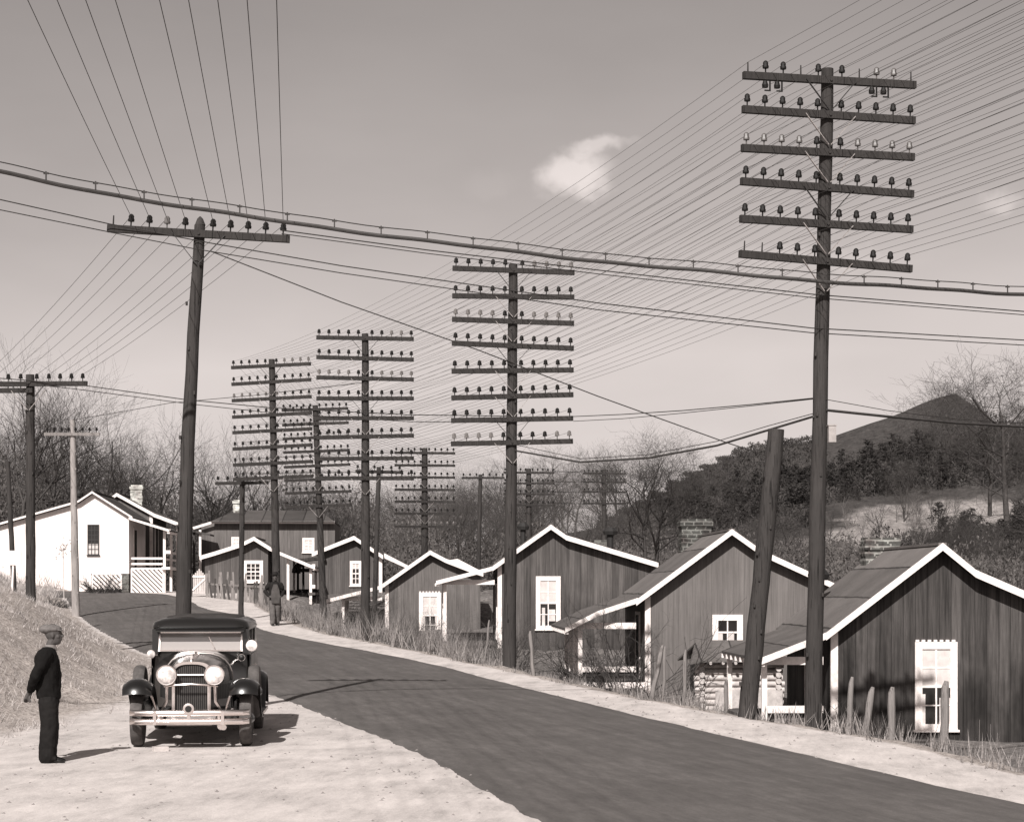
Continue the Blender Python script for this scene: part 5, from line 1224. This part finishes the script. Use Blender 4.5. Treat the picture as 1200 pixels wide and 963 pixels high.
ds.tube([b0-b0, c-b0], [.02,.015], 6)
for k in range(40):
    a = rs.random()*6.28; u = rs.uniform(-.6,1.2); ds.ball(c-b0+Vector((rs.gauss(0,.16), rs.gauss(0,.08), rs.gauss(.05,.2))), .035, 6, 4)
o = ds.build('dried_flower', plain('dry_flower_heads', .45, .9)); o.location = b0; tag(o, 'pale dried flower head on a stalk in front of the white house wall', 'plant')
# pebbles on the dirt
rr_ = np.random.default_rng(8); tv = []
for k in range(1500):
    X = rr_.uniform(-9, 8); Y = rr_.uniform(17.5, 40)
    if not (XTOE(Y)+.2 < X < XLE(Y)+.25*rr_.random() or XRE(Y)-.2*rr_.random() < X < XSH(Y)): continue
    z = gz(X, Y); s_ = rr_.uniform(.008, .028); q = np.array([[1,0,0],[0,1,0],[-1,0,0],[0,-1,0],[0,0,.8]])*s_*rr_.uniform(.6,1.3,(5,1))+[X, Y, z]
    for i in range(4): tv.append([q[i], q[(i+1)%4], q[4]])
tag(tri_mesh('gravel', np.array(tv), plain('gravel_stone', .22, .9)), 'loose gravel scattered over the dirt shoulder', 'gravel', kind='stuff')
# ---------------------------------------------------------------- sky, sun, camera
SUN_EL, SUN_AZ = 38.5, 13.5                       # the sun stands behind the camera, a little to the left
w = bpy.data.worlds.new('World'); SC.world = w; w.use_nodes = True; nt = w.node_tree; nt.nodes.clear()
class WT(NT):
    def __init__(s, tree): s.t = tree
t = WT(nt)
sky = t.n('ShaderNodeTexSky', {'sky_type': 'NISHITA', 'sun_disc': False, 'sun_elevation': R(SUN_EL), 'sun_rotation': R(180+SUN_AZ), 'air_density': 1.0, 'dust_density': 1.0, 'ozone_density': 1.0})
bw = t.math('MULTIPLY', t.math('POWER', t.math('DIVIDE', t.math('MINIMUM', t.n('ShaderNodeSeparateColor', None, Color=sky.outputs[0]).outputs[0], 4.6), 4.6), 1.0), 4.6)   # black and white film behind a red filter
co = t.n('ShaderNodeTexCoord').outputs['Generated']
def puff(px, py, sx, sz, thr, amt, scale, seed):
    d = Vector(((px-600)/FPX, 1, (HY-py)/FPX)).normalized()
    v = t.n('ShaderNodeVectorMath', {'operation': 'SUBTRACT'}, i0=co, i1=d).outputs[0]
    wv = t.n('ShaderNodeTexNoise', None, Vector=co, Scale=26, Detail=4, Roughness=.6)
    v = t.n('ShaderNodeVectorMath', {'operation': 'ADD'}, i0=v, i1=t.n('ShaderNodeVectorMath', {'operation': 'SCALE'}, i0=t.n('ShaderNodeVectorMath', {'operation': 'SUBTRACT'}, i0=wv.outputs[1], i1=(.5,.5,.5)).outputs[0], Scale=.03).outputs[0]).outputs[0]
    v = t.n('ShaderNodeMapping', None, Vector=v, Scale=(1/sx, 1, 1/sz), Rotation=(0, R(seed), 0)).outputs[0]
    L = t.n('ShaderNodeVectorMath', {'operation': 'LENGTH'}, i0=v).outputs[1]
    nz = t.noise(t.mapping(co, (60, 60, 90)), 1.0, 5, .6)
    f = t.n('ShaderNodeMapRange', {'interpolation_type': 'SMOOTHSTEP'}, Value=t.math('SUBTRACT', t.math('SUBTRACT', 1.0, L), t.math('MULTIPLY', nz, thr)), i1=0.0, i2=.6).outputs[0]
    return t.math('MULTIPLY', f, amt)
cl = t.math('ADD', t.math('ADD', puff(678, 209, .03, .017, .42, .75, 1, -14), puff(706, 178, .03, .009, .42, .55, 1, -4)), t.math('ADD', puff(1172, 232, .02, .012, .6, .3, 1, 10), t.math('ADD', puff(570, 212, .03, .014, .7, .05, 1, 0), puff(960, 300, .1, .012, .7, .1, 1, 0))))
haze_n = t.noise(t.mapping(co, (5, 5, 14)), 1.0, 4, .55)
base = t.math('MULTIPLY', bw, t.math('ADD', .86, t.math('MULTIPLY', haze_n, .28)))
tot = t.math('MULTIPLY', base, t.math('ADD', 1.0, cl))
mx = t.n('ShaderNodeMix', {'data_type': 'RGBA', 'blend_type': 'MULTIPLY'}, i0=1.0, i6=(1.0, .905, .87, 1), i7=tot)
bg = t.n('ShaderNodeBackground', None, Color=mx.outputs[2], Strength=.124); o_ = t.n('ShaderNodeOutputWorld'); nt.links.new(bg.outputs[0], o_.inputs[0])
sd = bpy.data.lights.new('sun', 'SUN'); sd.energy = 5.0; sd.angle = R(.5); sd.color = (1, .965, .93)
so = bpy.data.objects.new('sun', sd); COL.objects.link(so)
el, az = R(SUN_EL), R(SUN_AZ); dv = Vector((math.sin(az)*math.cos(el), math.cos(az)*math.cos(el), -math.sin(el)))
so.rotation_euler = dv.to_track_quat('-Z', 'Y').to_euler(); so.location = (-8, -20, 30)
cam = bpy.data.cameras.new('camera'); cam.sensor_width = 36; cam.sensor_fit = 'HORIZONTAL'; cam.lens = FPX/1200*36
cam.shift_y = (HY-481.5)/1200; cam.clip_end = 6000; cam.clip_start = .1
cobj = bpy.data.objects.new('camera', cam); COL.objects.link(cobj); cobj.location = (0, 0, CZ); cobj.rotation_euler = (R(90), 0, 0); SC.camera = cobj
vs = SC.view_settings; vs.view_transform = 'Standard'; vs.look = 'None'; vs.exposure = 0.32; vs.gamma = 1.0
try: vs.use_curve_mapping = False
except Exception: pass
SC.cycles.max_bounces = 6; SC.cycles.transparent_max_bounces = 4
for m_ in list(bpy.data.objects):                 # prototypes that were never linked stay out of the scene
    pass
for lst in PROTO.values():
    for t_, kids in lst:
        for k_ in kids:
            for c_ in list(k_.users_collection): c_.objects.unlink(k_)
